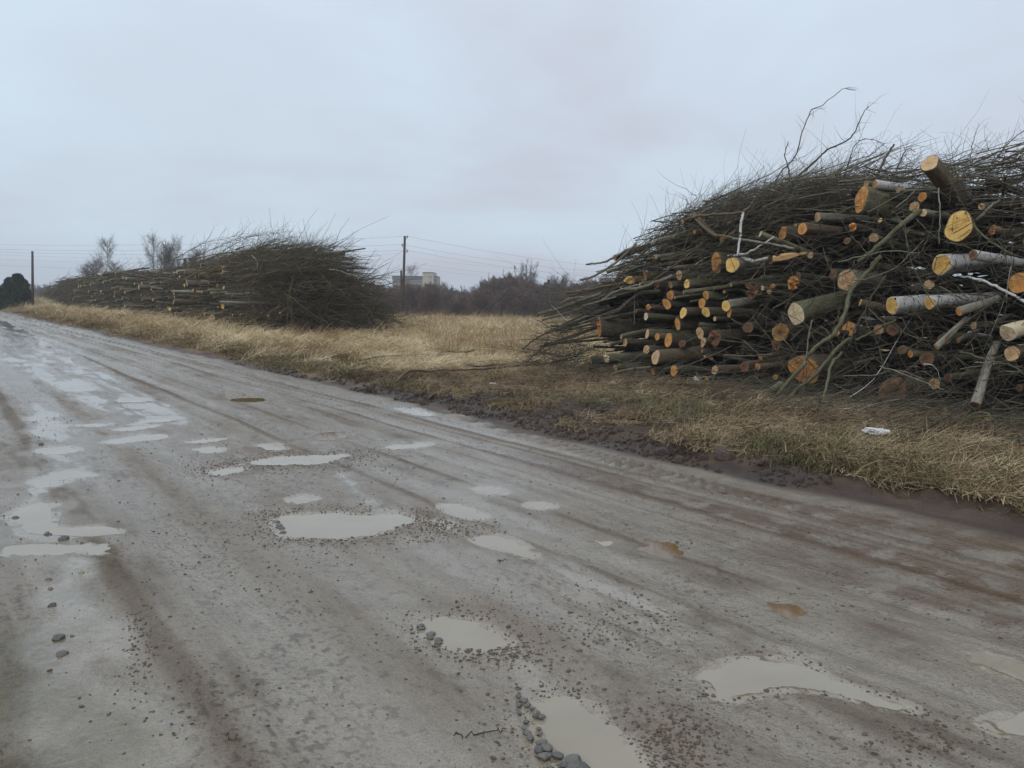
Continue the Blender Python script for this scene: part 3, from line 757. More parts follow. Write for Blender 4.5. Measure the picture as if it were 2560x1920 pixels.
keep &= ~((u < 15) & (v > 2.6) & (rng.random(len(x)) < 0.75)) & ~((u < 15) & (v <= 2.6) & (rng.random(len(x)) < 0.35))
near_ = (u < 15.5)
mats_b = [tuft('trampled_tuft', 46, 0.24, 1.3, 0.006, M_LITTER, 0.15, 0.6, seed=120 + i) for i in range(4)]
scatter_on('trampled_grass', mats_b, x, y, keep & near_ & (rng.random(len(x)) < .8), 1.0, 'brown trampled grass between the near pile and the mud', 'grass')
keep = keep & (~near_ | (rng.random(len(x)) < .22) | ((u < 6) & (vw > 1.6) & (rng.random(len(x)) < .6)))
scatter_on('dead_grass', mats_t, x, y, keep, scl, 'matted straw-coloured dead grass covering the field and verge', 'grass')
x, y = sample_polar(36000, 5.5, 60, -42, 44, 1.7)
u, v = uv_of(x, y); vw = v + verge_wobble(u)
nd = fbm(x * 0.9, y * 0.9, 215, 4)
keep = (vw > 0.42 + 0.3 * nd) & (vw < 2.9) & ((nd > -0.05 - 0.3 * sstep(8, 5, u) - 0.25 * sstep(14, 20, u))) & ~((u > 6.6) & (u < 16) & (vw < 2.4) & (nd < 0.32)) & ~((u <= 6.6) & (vw < 0.8))
keep |= (v < -6.7) & (v > -8.5)
scatter_on('green_grass', greens, x, y, keep, 1.0, 'short olive green grass along the muddy edge of the road', 'grass')
x, y = sample_polar(52000, 5.5, 95, -42, 44, 1.7)
u, v = uv_of(x, y); vw = v + verge_wobble(u); nd = fbm(x * 1.1, y * 1.1, 219, 4)
keep = (vw > 0.5 + 0.4 * nd) & (v < 5.6) & (nd > -0.25 + 0.4 * (vw < 2.3) * (u < 15)) & ((u < 20) | (vw < 2.6))
scatter_on('litter', litt, x, y, keep, np.clip(np.hypot(x, y) / 25, .9, 2.0), 'brown trampled grass and leaf litter on the muddy verge', 'litter')
x, y = sample_polar(9000, 16, 150, -30, 40, 1.5)
u, v = uv_of(x, y); r = np.hypot(x, y); nz = fbm(x * 0.12, y * 0.2, 222, 3)
keep = (v > 5.5) & ~inpile2[:9000] & (nz > 0.02) & (u > 19) & (r < 85) & ~((v > 6) & (v < 15) & (u > 35))
keep |= (v > 4.2) & (v < 6.4) & (u > 33) & (u < 48) & (rng.random(len(x)) < 0.5)
scatter_on('standing_reeds', reeds, x, y, keep, np.clip(r / 40, 0.8, 1.1), 'pale standing reed stems in the wet middle of the field', 'reeds')
# a lush clump of long straw at the right edge
x, y = sample_polar(2600, 6.3, 12, 20, 42, 1.0)
u, v = uv_of(x, y); vw = v + verge_wobble(u)
keep = (vw > 0.75) & (v < 4.6) & (u < 4.3 + rng.normal(size=len(x)) * 0.5)
scatter_on('long_grass', mats_t, x, y, keep, 0.55, 'long tangled straw grass at the right edge of the verge', 'grass')

# gravel and small stones on the road
def stone_mesh(seed, sub=1, flat=0.6):
    g = np.random.default_rng(seed)
    t = (1 + 5 ** .5) / 2
    v = np.array([(-1, t, 0), (1, t, 0), (-1, -t, 0), (1, -t, 0), (0, -1, t), (0, 1, t), (0, -1, -t), (0, 1, -t), (t, 0, -1), (t, 0, 1), (-t, 0, -1), (-t, 0, 1)], float)
    f = [(0, 11, 5), (0, 5, 1), (0, 1, 7), (0, 7, 10), (0, 10, 11), (1, 5, 9), (5, 11, 4), (11, 10, 2), (10, 7, 6), (7, 1, 8), (3, 9, 4), (3, 4, 2), (3, 2, 6), (3, 6, 8), (3, 8, 9), (4, 9, 5), (2, 4, 11), (6, 2, 10), (8, 6, 7), (9, 8, 1)]
    v = [p / np.linalg.norm(p) for p in v]
    for _ in range(sub):
        nf, cache = [], {}
        def mid(a, b):
            k = (min(a, b), max(a, b))
            if k not in cache:
                p = v[a] + v[b]; v.append(p / np.linalg.norm(p)); cache[k] = len(v) - 1
            return cache[k]
        for a, b, c in f:
            ab, bc, ca = mid(a, b), mid(b, c), mid(c, a); nf += [(a, ab, ca), (b, bc, ab), (c, ca, bc), (ab, bc, ca)]
        f = nf
    v = np.array(v); s = v * (1 + 0.16 * np.sin(v @ g.normal(size=3) * 2.3 + g.random() * 6)[:, None] + 0.10 * np.sin(v @ g.normal(size=3) * 5)[:, None])
    s *= np.array([1, 0.6 + 0.4 * g.random(), flat * (0.7 + 0.4 * g.random())])
    return s, np.array(f)
def m_stone(name, a, b):
    t = NT(name); o = t.obj()
    c = t.mix(t.rand(), a, b); n = t.noise(o, 3, 3)
    c = t.mix(t.ramp(n, 0.3, 0.7), c, t.mix(1.0, c, (0.6, 0.58, 0.55), 'MULTIPLY'))
    t.bump(t.noise(o, 8, 3), 0.5, 0.1)
    return t.fin(c, 0.42, 0.5)
M_GRAVEL = m_stone('gravel_stone', (0.12, 0.085, 0.055), (0.22, 0.17, 0.12))
M_STONE = m_stone('wet_grey_stone', (0.095, 0.092, 0.082), (0.16, 0.15, 0.13))
M_CLOD = m_stone('mud_clod', (0.085, 0.072, 0.058), (0.13, 0.11, 0.09))
gp = []
for i in range(5):
    s, f = stone_mesh(300 + i, 0)
    gp.append(proto('gravel_grain', mesh_of('gravel_grain', s, [(f, 0)], [M_GRAVEL], True)))
ax, ay = [], []
for (poly, k), (n, w) in zip(PW, [(1000, .16), (900, .22), (160, .15)] + [(0, 0)] * 12 + [(260, .12), (420, .14), (200, .07), (0, 0), (0, 0), (0, 0)] + [(0, 0)] * 10):
    if n == 0: continue
    j = rng.integers(0, len(poly), n); c = poly.mean(0); d = poly[j] - c; d /= np.linalg.norm(d, axis=1, keepdims=True)
    dd = np.abs(rng.normal(size=n)) * w + 0.01
    q = poly[j] + d * dd[:, None] + rng.normal(size=(n, 2)) * w * 0.4
    ax.append(q[:, 0]); ay.append(q[:, 1])
def px_patch(px, py, sx, sy, n):
    for _ in range(n):
        q = on_ground(px + rng.normal() * sx, py + rng.normal() * sy); ax.append(np.array([q.x])); ay.append(np.array([q.y]))
px_patch(1110, 1320, 60, 16, 420); px_patch(1690, 1850, 70, 50, 520); px_patch(700, 1150, 150, 18, 500); px_patch(350, 1600, 25, 60, 160)
px_patch(1250, 1630, 60, 22, 260); px_patch(1560, 1560, 120, 40, 300); px_patch(2330, 1850, 90, 30, 200)
x, y = sample_polar(15000, 2.8, 18, -34, 34, 1.0)
u, v = uv_of(x, y); nz = fbm(u * 0.8, v * 2.2, 240, 3)
k = (v < -0.1) & (v > -6.4) & (rng.random(len(x)) < 0.12 + sstep(-0.1, 0.5, nz))
x = np.concatenate(ax + [x[k]]); y = np.concatenate(ay + [y[k]])
z, sd = ground_h(x, y); k = (sd < -0.005); x, y, z = x[k], y[k], z[k]
n = len(x)
scatter('gravel', gp, np.stack([x, y, z + 0.001], 1), rng.random((n, 3)) * [0.4, 0.4, 6.28], np.clip(np.exp(rng.normal(size=n) * 0.45) * 0.0052, 0.002, 0.016),
        rng.integers(0, 5, n), 'loose brown gravel strewn over the road and round the puddles', 'gravel')
# countable stones and clods
def stone(px, py, rpx, mat, label, group=None, cat='stone', seed=0, flat=0.55):
    p = on_ground(px, py); d = math.hypot(p.x, p.y)
    rr = rpx * math.sqrt(p.y ** 2 + CAM_H ** 2) / F_PX
    s, f = stone_mesh(seed, 2, flat)
    s = s * rr * .82
    o = link('stone' if cat == 'stone' else 'mud_clod', mesh_of(cat.replace(' ', '_'), s, [(f, 0)], [mat], True), label=label, category=cat, group=group)
    z = max(float(ground_h(np.array([p.x]), np.array([p.y]))[0][0]), -0.01)
    o.location = (p.x, p.y, z + rr * 0.02); o.rotation_euler = (0, 0, random.uniform(0, 6.28))
    return o
for i, (a, b, c) in enumerate([(1296,1735,9),(1312,1746,12),(1320,1757,12),(1298,1758,9),(1330,1765,9),(1345,1774,10),(1340,1784,11),(1354,1785,10),(1316,1798,10),(1310,1812,8),(1347,1815,8),(1352,1828,7),(1318,1826,12),(1326,1837,14),(1345,1850,9),(1357,1848,12),(1368,1862,19),(1350,1868,17),(1362,1885,20),(1394,1881,18),(1436,1903,32),(1412,1908,18),(1455,1918,26),(1300,1776,8)]):
    stone(a, b, c, M_STONE, 'wet grey stone in the row left of the big bottom puddle', 'grey stones edging the bottom puddle', seed=i)
for i, (a, b, c) in enumerate([(1052,1560,12),(1056,1566,10),(1078,1580,14),(1075,1589,14),(1095,1598,15),(1098,1602,10)]):
    stone(a, b, c, M_STONE, 'flat grey stone at the left rim of the round puddle below the road centre', 'grey stones edging the round puddle', seed=40 + i)
for i, (a, b, c) in enumerate([(690,1302,10),(697,1310,11),(704,1318,10),(708,1328,9),(695,1315,8)]):
    stone(a, b, c, M_STONE, 'grey stone at the left rim of the wide puddle in mid road', 'grey stones edging the wide puddle', seed=60 + i)
for i, (a, b, c, m, l) in enumerate([
    (40, 1293, 12, M_CLOD, 'dark pointed stone beside the watery track at the left edge of the road'),
    (102, 1112, 8, M_CLOD, 'small dark stone above the highest watery patch at the left'),
    (118, 1335, 14, M_CLOD, 'mud-coated stone standing in the left track above the long left puddle'),
    (160, 1350, 18, M_CLOD, 'long dark clod just above the right half of the long left puddle'),
    (204, 1432, 9, m_stone('sand_stone', (0.33, 0.29, 0.20), (0.36, 0.31, 0.22)), 'small pale yellow stone below the long left puddle'),
    (122, 1452, 9, M_CLOD, 'brown clod at the top of the wet strip at the lower left'),
    (126, 1475, 10, m_stone('rust_stone', (0.17, 0.10, 0.05), (0.19, 0.11, 0.055)), 'rusty brown stone lying in the wet strip at the lower left'),
    (130, 1516, 14, M_CLOD, 'dark flat clod crossing the middle of the wet strip at the lower left'),
    (148, 1593, 22, M_CLOD, 'largest grey stone standing in the wet strip at the lower left'),
    (156, 1632, 17, M_CLOD, 'flat grey stone just below the largest one in the wet strip at lower left'),
    (2162, 1834, 9, M_CLOD, 'upright dark stone casting a small shadow at the lower right of the road'),
    (2165, 1852, 5, M_CLOD, 'tiny dark stone just below the upright one at the lower right'),
    (1242, 1850, 8, m_stone('brown_clod', (0.10, 0.055, 0.035), (0.11, 0.06, 0.04)), 'small red-brown clod below the thin stick near the bottom'),
    (742, 1500, 5, M_CLOD, 'lone dark pebble on smooth mud left of the road centre'),
    (854, 1688, 4, M_CLOD, 'lone dark pebble on smooth mud low in the left half'),
    (1540, 1594, 5, M_CLOD, 'lone black pebble right of the round puddle'),
    (1378, 1918, 12, M_CLOD, 'brown clod at the bottom edge left of the big bottom puddle'),
    (1612, 1604, 6, m_stone('red_clod', (0.14, 0.07, 0.04), (0.15, 0.08, 0.045)), 'reddish clod on the road between the round puddle and the right puddle')]):
    stone(a, b, c, m, l, None, 'stone', seed=80 + i, flat=0.62)
# ================================================================== LOGS
def log_mesh(r, L, bark, cut, seed, sides=20, segs=9, bend=0.03, taper_=0.75, tilt=0.28, rough=0.12, lobes=0.0, torn=False, ell=1.0):
    """local +Z runs along the log from its cut end; returns bark mesh and cut-face mesh"""
    g = np.random.default_rng(seed)
    a = np.arange(sides) * 2 * np.pi / sides
    prof = 1 + rough * (np.sin(a * 2 + g.random() * 6) * g.random() + 0.6 * np.sin(a * 3 + g.random() * 6) * g.random() + 0.3 * np.sin(a * 5 + g.random() * 6)) + lobes * np.cos(a + g.random() * 6) ** 4
    px_, py_ = np.cos(a) * prof * ell, np.sin(a) * prof / ell
    s = np.concatenate([[0, 0.06 * r / L * 4], np.linspace(0.1, 1, segs)])
    bx, by = bend * L * (g.random() - .5) * 2, bend * L * (g.random() - .5) * 2
    ta = g.random() * 6.28; tk = tilt * (0.3 + 0.7 * g.random())
    rings = []
    for i, t in enumerate(s):
        rr = r * (1 - (1 - taper_) * t)
        k = 1 + 0.03 * g.normal() * (i > 1)
        x = px_ * rr * k + bx * math.sin(t * 2.6) * t; y = py_ * rr * k + by * math.sin(t * 2.2 + 0.4) * t
        z = np.full(sides, t * L)
        if i <= 1: z = z + tk * (np.cos(a - ta)) * r
        if i == 0 and torn: z = z + r * 0.5 * (g.random(sides) - .5)
        rings.append(np.stack([x, y, z], 1))
    V_ = np.concatenate(rings); n = len(s)
    i0 = np.arange(n * sides).reshape(n, sides); nx = np.roll(i0, -1, 1)
    q = np.stack([i0[:-1], nx[:-1], nx[1:], i0[1:]], -1).reshape(-1, 4)
    # bark rim at the cut
    rim = rings[0].copy(); rim[:, :2] *= 0.94; rim[:, 2] -= 0.002
    V_ = np.concatenate([V_, rim]); ri = np.arange(sides) + n * sides
    q = np.concatenate([q, np.stack([ri, np.roll(ri, -1), nx[0], i0[0]], -1)])
    cap = i0[-1][None]
    bm_ = mesh_of('log', V_, [(q, 0), (cap, 0)], [BARKS[bark]])
    # cut face: three rings and a centre, slightly rough
    fr = []
    for k, f in enumerate((1.0, 0.7, 0.36)):
        p = rim.copy(); c = p.mean(0); p[:, :2] = c[:2] + (p[:, :2] - c[:2]) * f; p[:, 2] = c[2] + (p[:, 2] - c[2]) * f
        if k: p[:, 2] += g.normal(size=sides) * r * (0.22 if torn else 0.035)
        fr.append(p)
    cz = fr[-1].mean(0)
    FV = np.concatenate(fr + [cz[None]]); j = np.arange(3 * sides).reshape(3, sides); jn = np.roll(j, -1, 1)
    fq = np.stack([j[1:], jn[1:], jn[:-1], j[:-1]], -1).reshape(-1, 4)
    ft = np.stack([np.full(sides, 3 * sides), jn[2], j[2]], -1)
    fm = mesh_of('cut_face', FV, [(fq, 0), (ft, 0)], [CUTS[cut]], not torn, {'rad': np.full(len(FV), r)})
    return bm_, fm
def orient(o, p, d):
    o.location = p; o.rotation_euler = Vector(d).normalized().to_track_quat('Z', 'Y').to_euler()
def dir_of(yaw=0.0, pitch=0.0):
    a = AZ + math.radians(yaw); e_ = math.radians(pitch)
    return Vector((math.cos(a) * math.cos(e_), math.sin(a) * math.cos(e_), math.sin(e_)))
def place_log(x, y, rpx, bark, cut, label, L=2.5, yaw=None, pitch=None, to=None, off=0.0, group=None, name='log', **kw):
    p, t = on_face(x, y, off)
    r = rpx * t / F_PX
    g = random.Random(int(x * 7 + y * 13))
    if to is not None:
        q = on_face(to[0], to[1], off + to[2])[0]; d = q - p
        if len(to) > 3: L = d.length * to[3]
    else: d = dir_of(g.uniform(-8, 8) if yaw is None else yaw, g.uniform(-3, 3) if pitch is None else pitch)
    bm_, fm = log_mesh(r, L, bark, cut, int(x * 3 + y), **kw)
    o = link(name, bm_, label=label, category=name.replace('_', ' '), group=group)
    orient(o, p, d)
    link('cut_face', fm, o)
    return o
LOGS = [
 # x, y, r, bark, cut, label, options
 (1791,658,20,'g','o','log with deep orange notched end, left of the big yellow end high in the pile',dict(ell=.8,off=-.05,L=3)),
 (1831,662,19,'w','y','pale barked log with bright yellow end, right beside the orange notched log',dict(off=-.15,L=1.6,lobes=.12,yaw=-3,pitch=0)),
 (1698,688,12,'g','t','pale round end above two smaller ends, upper left of the pile',dict(L=3)),
 (1676,712,9,'g','t','small pale end left of the mossy long log',dict(L=2)),
 (1717,710,12,'g','y','long mossy green log with yellowish end, upper left of the pile',dict(off=-.12,L=2.6,yaw=-6,pitch=5)),
 (1676,738,13,'d','o','upper of two joined orange ends below the long mossy log',dict(lobes=.15)),
 (1667,760,12,'d','o','lower of two joined orange ends below the long mossy log',dict(lobes=.2,off=-.05)),
 (1765,738,11,'g','o','round orange end above a pair of slanting yellow ends mid pile',{}),
 (1755,758,11,'d','o','slanting orange end tucked under the round one mid pile',dict(ell=.8)),
 (1615,791,9,'g','p','small pale yellow end of a thin dark log, left of the two large yellow ends',dict(L=2.4)),
 (1708,782,14,'d','y','large yellow end on the left of the yellow trio mid pile',dict(off=-.08,lobes=.06)),
 (1765,780,14,'d','y','large yellow end in the middle of the yellow trio mid pile',dict(off=-.08,lobes=.1)),
 (1815,765,13,'w','y','yellow end with a crack, on a grey rising log right of the yellow trio',dict(yaw=2,pitch=8,off=-.1,L=2.6)),
 (1823,782,11,'d','o','orange end directly beneath the cracked yellow one',{}),
 (1787,797,6,'d','t','tiny tan end below the yellow trio',{}),
 (1694,810,13,'d','o','brownish orange oval end under the left yellow end',dict(ell=.75)),
 (1498,818,19,'d','o','large bright orange end standing alone at the left side of the pile',dict(ell=.82,lobes=.15,off=-.1,yaw=-8)),
 (1618,835,10,'g','t','narrow pale end left of the orange split pair, low left',dict(ell=.8)),
 (1643,842,9,'b','o','small orange brown end between the narrow pale end and a split end',{}),
 (1671,850,14,'d','o','tall split orange end in the lower left of the pile',dict(ell=.72,lobes=.2,off=-.05)),
 (1563,856,11,'d','t','round tan end hanging under the thin green log, lower left',{}),
 (1553,842,6,'g','t','thin crooked green log with a tiny tan end, lower left',dict(L=1.8,pitch=12,yaw=-3,off=-.1,bend=.08)),
 (1750,833,13,'d','t','left upper end of a brown clump in the lower middle',dict(ell=.8)),
 (1758,856,13,'d','t','lower tan end of the brown clump in the lower middle',dict(off=-.08)),
 (1787,845,20,'d','n','dark brown rotten end forming the right of the lower middle clump',dict(torn=True)),
 (1616,874,11,'d','t','small tan end touching the long brown log, lower left',dict(lobes=.1)),
 (1639,893,18,'b','t','long brown log with a large sloping tan end, lower left',dict(off=-.25,L=2.6,yaw=-10,pitch=6,tilt=.4)),
 (1477,901,7,'g','p','pale oval end at the far left foot of the pile',dict(L=2,ell=.75,off=-.1)),
 (1516,896,11,'g','p','long mossy log with broken pale end at the left foot of the pile',dict(off=-.2,L=2.6,yaw=-10,pitch=3,torn=True)),
 (1465,918,12,'d','o','orange end at the lowest left corner of the pile',dict(lobes=.15,off=-.1)),
 (1463,941,8,'d','o','small orange wedge lying under the lowest left corner end',dict(ell=.7)),
 (1538,919,7,'g','t','small ringed tan end above the crossing thin branches, low left',{}),
 (1685,927,14,'d','o','round brownish orange end low in the left half',dict(off=-.1)),
 (1632,930,8,'d','o','dull orange end low left, left of a round one',dict(ell=.8)),
 (1622,950,8,'d','o','red orange wedge near the ground at the left',dict(torn=True,lobes=.3)),
 (1650,968,11,'g','y','left of two yellow ends lying almost on the ground',dict(off=-.25,ell=.8)),
 (1668,978,9,'g','y','right of two yellow ends lying almost on the ground',dict(off=-.3)),
 (1736,944,5,'h','p','tiny speckled birch stub near the ground, left half',dict(off=-.3,L=.5,yaw=-60,pitch=-45)),
 (1787,925,12,'b','t','tan end with a yellow rim near the ground, mid pile',dict(off=-.1)),
 (1861,917,13,'b','n','brown barked log end near the ground, left of a small orange end',dict(L=1.6)),
 (1894,917,8,'b','o','small orange end just right of the brown log near the ground',dict(off=-.1)),
 (1621,768,8,'d','o','small red orange end left of the joined pair',dict(torn=True)),
 (1641,714,12,'d','n','torn reddish brown end below the thin grey poles, upper left',dict(torn=True,ell=.75)),
 (1574,700,13,'b','y','splintered light yellow end at the left edge of the upper pile',dict(torn=True,lobes=.3,ell=1.3)),
 (1613,691,8,'b','o','small orange end of a brown log right of the splintered one',dict(ell=.7)),
 (1640,643,5,'w','o','thin grey pole with tiny orange end, high on the left slope',dict(L=2.4,yaw=-12,pitch=10,off=-.1)),
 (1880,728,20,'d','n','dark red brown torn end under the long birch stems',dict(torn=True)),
 (2006,572,14,'b','o','round orange end of a thick brown log, upper middle',dict(off=-.2,L=1.7)),
 (1957,583,16,'b','o','orange end half hidden behind a pole, left of the thick brown log',dict(L=1.4)),
 (2132,568,12,'d','o','small bright orange broken end right of the thick brown log',dict(torn=True,L=1)),
 (2397,566,36,'b','y','largest yellow cut face, tilted, near the upper right corner',dict(off=-.3,L=1.1,yaw=20,pitch=-6,ell=.9,tilt=.1,sides=28)),
 (2118,701,27,'w','t','big ringed tan end right of centre, above the leaning branches',dict(off=-.1,sides=26,yaw=14)),
 (2083,686,15,'d','n','dull brown end peeking out left of the big ringed one',{}),
 (1983,708,19,'d','o','torn orange brown end, left of the big ringed one',dict(torn=True,L=1.2)),
 (1932,715,8,'d','o','small orange chip-like end left of the torn one',dict(torn=True,ell=1.3)),
 (1990,785,27,'g','p','thick green grey log with a pale notched end and splinters, pile centre',dict(off=-.35,L=1.9,to=(2135,735,1.6,1.0),tilt=.5,lobes=.1,sides=26)),
 (1951,831,22,'b','r','hollow looking end with bright yellow rim and brown heart, left of centre',dict(ell=.95,lobes=.08,sides=26)),
 (1941,866,11,'d','n','brown red end right below the hollow one',dict(torn=True)),
 (2010,924,40,'b','o','very wide orange brown end behind the leaning branches near the ground',dict(sides=30,ell=1.08,off=.1)),
 (1896,918,8,'b','o','small orange end of a short log left of the very wide end',dict(off=-.2)),
 (2151,756,9,'b','y','thin brown log with round yellow end, left of the two birch logs',dict(off=-.25,L=1.3,yaw=-34,pitch=-10)),
 (2230,764,21,'h','y','left and lower of the two white birch logs with yellow ends',dict(off=-.35,to=(2440,752,1.6,1.0),taper_=.8)),
 (2324,757,17,'h','y','right and upper of the two white birch logs with yellow ends',dict(off=-.42,to=(2500,738,1.6,1.0),taper_=.8)),
 (2397,779,11,'w','o','thin yellowish birch branch with orange end under the right birch log',dict(off=-.5,to=(2500,742,.5,1.0),bend=.08)),
 (2354,661,24,'h','y','yellow end with pale splinters, on a birch stem above the birch pair',dict(off=-.2,to=(2540,648,1.4,1.0),lobes=.15,taper_=.5)),
 (2433,637,14,'h','n','curved birch log with dull brown end, right side above the birch pair',dict(off=-.3,to=(2580,668,1.0,1.1),bend=.05)),
 (2551,707,28,'b','o','large orange end cut by the right edge of the picture',dict(off=-.1,sides=26)),
 (2519,833,20,'p_','p','split cream log showing bare wood, at the right edge',dict(off=-.4,to=(2600,810,.6,1.2),lobes=.15)),
 (2530,884,20,'b','t','round tan end with a dark crack, right below the split cream log',dict(off=-.2,sides=26)),
 (2341,868,8,'w','y','thin yellow birch branch with small yellow end pointing down left',dict(off=-.55,to=(2420,795,.3,1.0),bend=.05)),
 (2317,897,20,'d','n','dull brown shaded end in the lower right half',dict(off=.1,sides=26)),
 (2232,982,36,'b','n','huge half round brown stump end standing on the ground, lower right',dict(sides=28,lobes=.1,tilt=.4,off=.0,ell=.92)),
 (2336,959,15,'d','t','medium tan ringed end right of the huge brown stump end',{}),
 (2360,1033,11,'b','y','small yellow orange end lying on the ground at the right',dict(off=-.3,L=.8,ell=.85)),
 (2437,1014,14,'w','n','pale green log leaning down to the ground at the right',dict(off=-.55,to=(2497,860,.6,1.0),bend=.06)),
 (2107,1005,8,'d','o','small orange end by the ground, left of the huge brown stump end',dict(off=-.2,L=1.)),
 (2084,991,6,'b','o','thin brown branch with tiny orange end, by the ground in the middle',dict(off=-.25,L=1.3,yaw=-30,pitch=-6,bend=.06)),
 (2548,970,9,'d','n','dull orange brown end low at the right edge',{}),
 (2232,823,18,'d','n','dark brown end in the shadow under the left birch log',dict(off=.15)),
 (2468,1049,6,'d','o','tiny orange end on the ground near the right edge',dict(off=-.3,L=.7)),
 (2324,408,24,'b','t','thick log rearing up out of the top with a tan end facing the sky',dict(off=-.4,to=(2445,560,1.9,1.0),tilt=.2,sides=26,taper_=1.1)),
 (2153,498,31,'g','o','large orange brown end on a dark mossy log near the top',dict(off=.05,L=1.6,yaw=-14,pitch=-6,ell=.88,sides=28)),
 (2187,461,12,'h','o','birch log with moss collar and orange end on top of the pile',dict(off=.1,L=2.2,yaw=-22,pitch=-4)),
 (2166,459,8,'w','t','small tan end left of the moss collared birch on top',dict(off=.15)),
 (2306,492,12,'d','o','small orange end under the rearing log',dict(L=1.3)),
 (2245,476,6,'w','t','slim pale stick under the moss collared birch on top',dict(off=.0,L=1.6,yaw=-20,pitch=4)),
 (2308,532,10,'w','t','stubby tan end at the head of the long grey diagonal branch',dict(L=.8,off=-.1)),
 (2044,543,11,'w','t','pale grey log end above the thick brown log',dict(L=1.4,yaw=-10,off=.1)),
 (2388,441,10,'w','t','short tan stub pointing up right of the rearing log',dict(off=.9,L=.5,yaw=-30,pitch=-50)),
 (2480,578,9,'b','o','small broken orange end right of the largest yellow face',dict(torn=True,L=.9)),
 (1733,537,7,'b','y','yellow tipped crooked pole high on the left slope',dict(off=-.1,to=(1790,592,.2,1.0))),
 (1736,579,6,'b','o','small orange end below the crooked pole, high on the left slope',dict(L=1.8,yaw=-14)),
 (1901,585,8,'g','p','smooth green pole with pale cut end, crossing before the orange ends',dict(off=-.35,to=(2010,630,.7,1.6))),
 (1924,650,14,'d','n','torn brown end left of the long split plank-like log',dict(torn=True,ell=1.2)),
 (1995,690,9,'d','n','dim brown end between the torn end and the long birch stems',dict(L=1)),
 (2092,832,8,'d','o','small orange knot end where the leaning branches cross',dict(off=-.2,L=.5)),
]
t_ = NT('bare_split_wood'); _o = t_.obj(); _n = t_.noise(t_.mapv(_o, (1, 1, .08)), 40, 3)
BARKS['p_'] = t_.fin(t_.mix(_n, (0.42, 0.33, 0.18), (0.66, 0.58, 0.40)), 0.7, 0.3)
for x, y, r, b, c, lab, kw in LOGS:
    kw = dict(kw); 
    place_log(x, y, r, b, c, lab, **kw)

# split plank-like log: a wedge of bare wood
def wedge(px, label):
    a = on_face(px[0][0], px[0][1], -.3)[0]; b = on_face(px[1][0], px[1][1], -.15)[0]
    d = (b - a); L = d.length; w = 0.08
    g = np.random.default_rng(3); K = 9; prof = []
    for i in range(K):
        t = i / (K - 1); h = w * (0.75 + 0.35 * math.sin(t * 5)) ; z = t * L
        prof.append([(-w * .5, -h * .6, z), (w * .6, -h * .35, z), (w * .5, h * .55, z), (0.0, h * .8 + .01 * g.normal(), z), (-w * .55, h * .3, z)])
    V_ = np.array(prof).reshape(-1, 3); i0 = np.arange(K * 5).reshape(K, 5); nx = np.roll(i0, -1, 1)
    q = np.stack([i0[:-1], nx[:-1], nx[1:], i0[1:]], -1).reshape(-1, 4)
    o = link('split_log', mesh_of('split_log', V_, [(q, 0), (i0[:1, ::-1], 0), (i0[-1:], 0)], [BARKS['s_']], False), label=label, category='split log')
    orient(o, a, d)
t_ = NT('split_orange_wood'); _o = t_.obj(); _n = t_.noise(t_.mapv(_o, (1, 1, .1)), 30, 3)
BARKS['s_'] = t_.fin(t_.mix(_n, (0.30, 0.15, 0.06), (0.58, 0.38, 0.17)), 0.7, 0.3)
wedge([(1934, 648), (2018, 632)], 'long split piece of bare orange wood right of the torn brown end')

# ------------------------------------------------------------------ hand placed branches and poles
def branch(px, w, bark, label, off=-0.25, v=None, w1=None, twigs=0, group=None, S=7, name='branch', cut=None, gnd=None, ends=None, cat=None, tl=.35):
    pts = []
    for i, q in enumerate(px):
        if gnd is not None:
            p = on_ground(q[0], q[1], gnd); p.z = float(ground_h(np.array([p.x]), np.array([p.y]))[0][0]) + gnd; t = p.y
        elif v is not None: p, t = on_v(q[0], q[1], v if not isinstance(v, (list, tuple)) else v[i])
        else: p, t = on_face(q[0], q[1], off if not isinstance(off, (list, tuple)) else off[i])
        pts.append(p)
    P = catmull(pts, 5); K = len(P)
    base = P[0].copy()
    P = P - base; P[1:-1] += rng.normal(size=(K - 2, 3)) * 0.006
    r0 = w * t / F_PX / 2; r1 = (w1 if w1 is not None else w * 0.6) * t / F_PX / 2
    R = np.linspace(r0, r1, K) * (1 + 0.08 * rng.normal(size=K))
    vv, q4, c0, c1 = tubes(P[None], R[None], S)
    o = link(name, mesh_of(name, vv, [(q4, 0), (c0, 0), (c1, 0)], [BARKS[bark] if isinstance(bark, str) else bark], True, {'tint': np.full(len(vv), rng.random())}),
             label=label, category=cat or name.replace('_', ' '), group=group)
    o.location = base
    if twigs:
        n = twigs; k = rng.integers(K // 4, K, n); T = np.gradient(P, axis=0)[k]; T /= np.linalg.norm(T, axis=1, keepdims=True)
        d = T * 0.8 + rng.normal(size=(n, 3)) * 0.55
        pt = paths(P[k], d, rng.uniform(.3, 1.2, n) * tl, 6, .25, .04)
        mb = MB().tubes(pt, taper(n, 6, np.minimum(R[k] * .55, .006), .0012), 3)
        mb.build('twigs', [M_TWIG], o, kind='stuff')
    return o
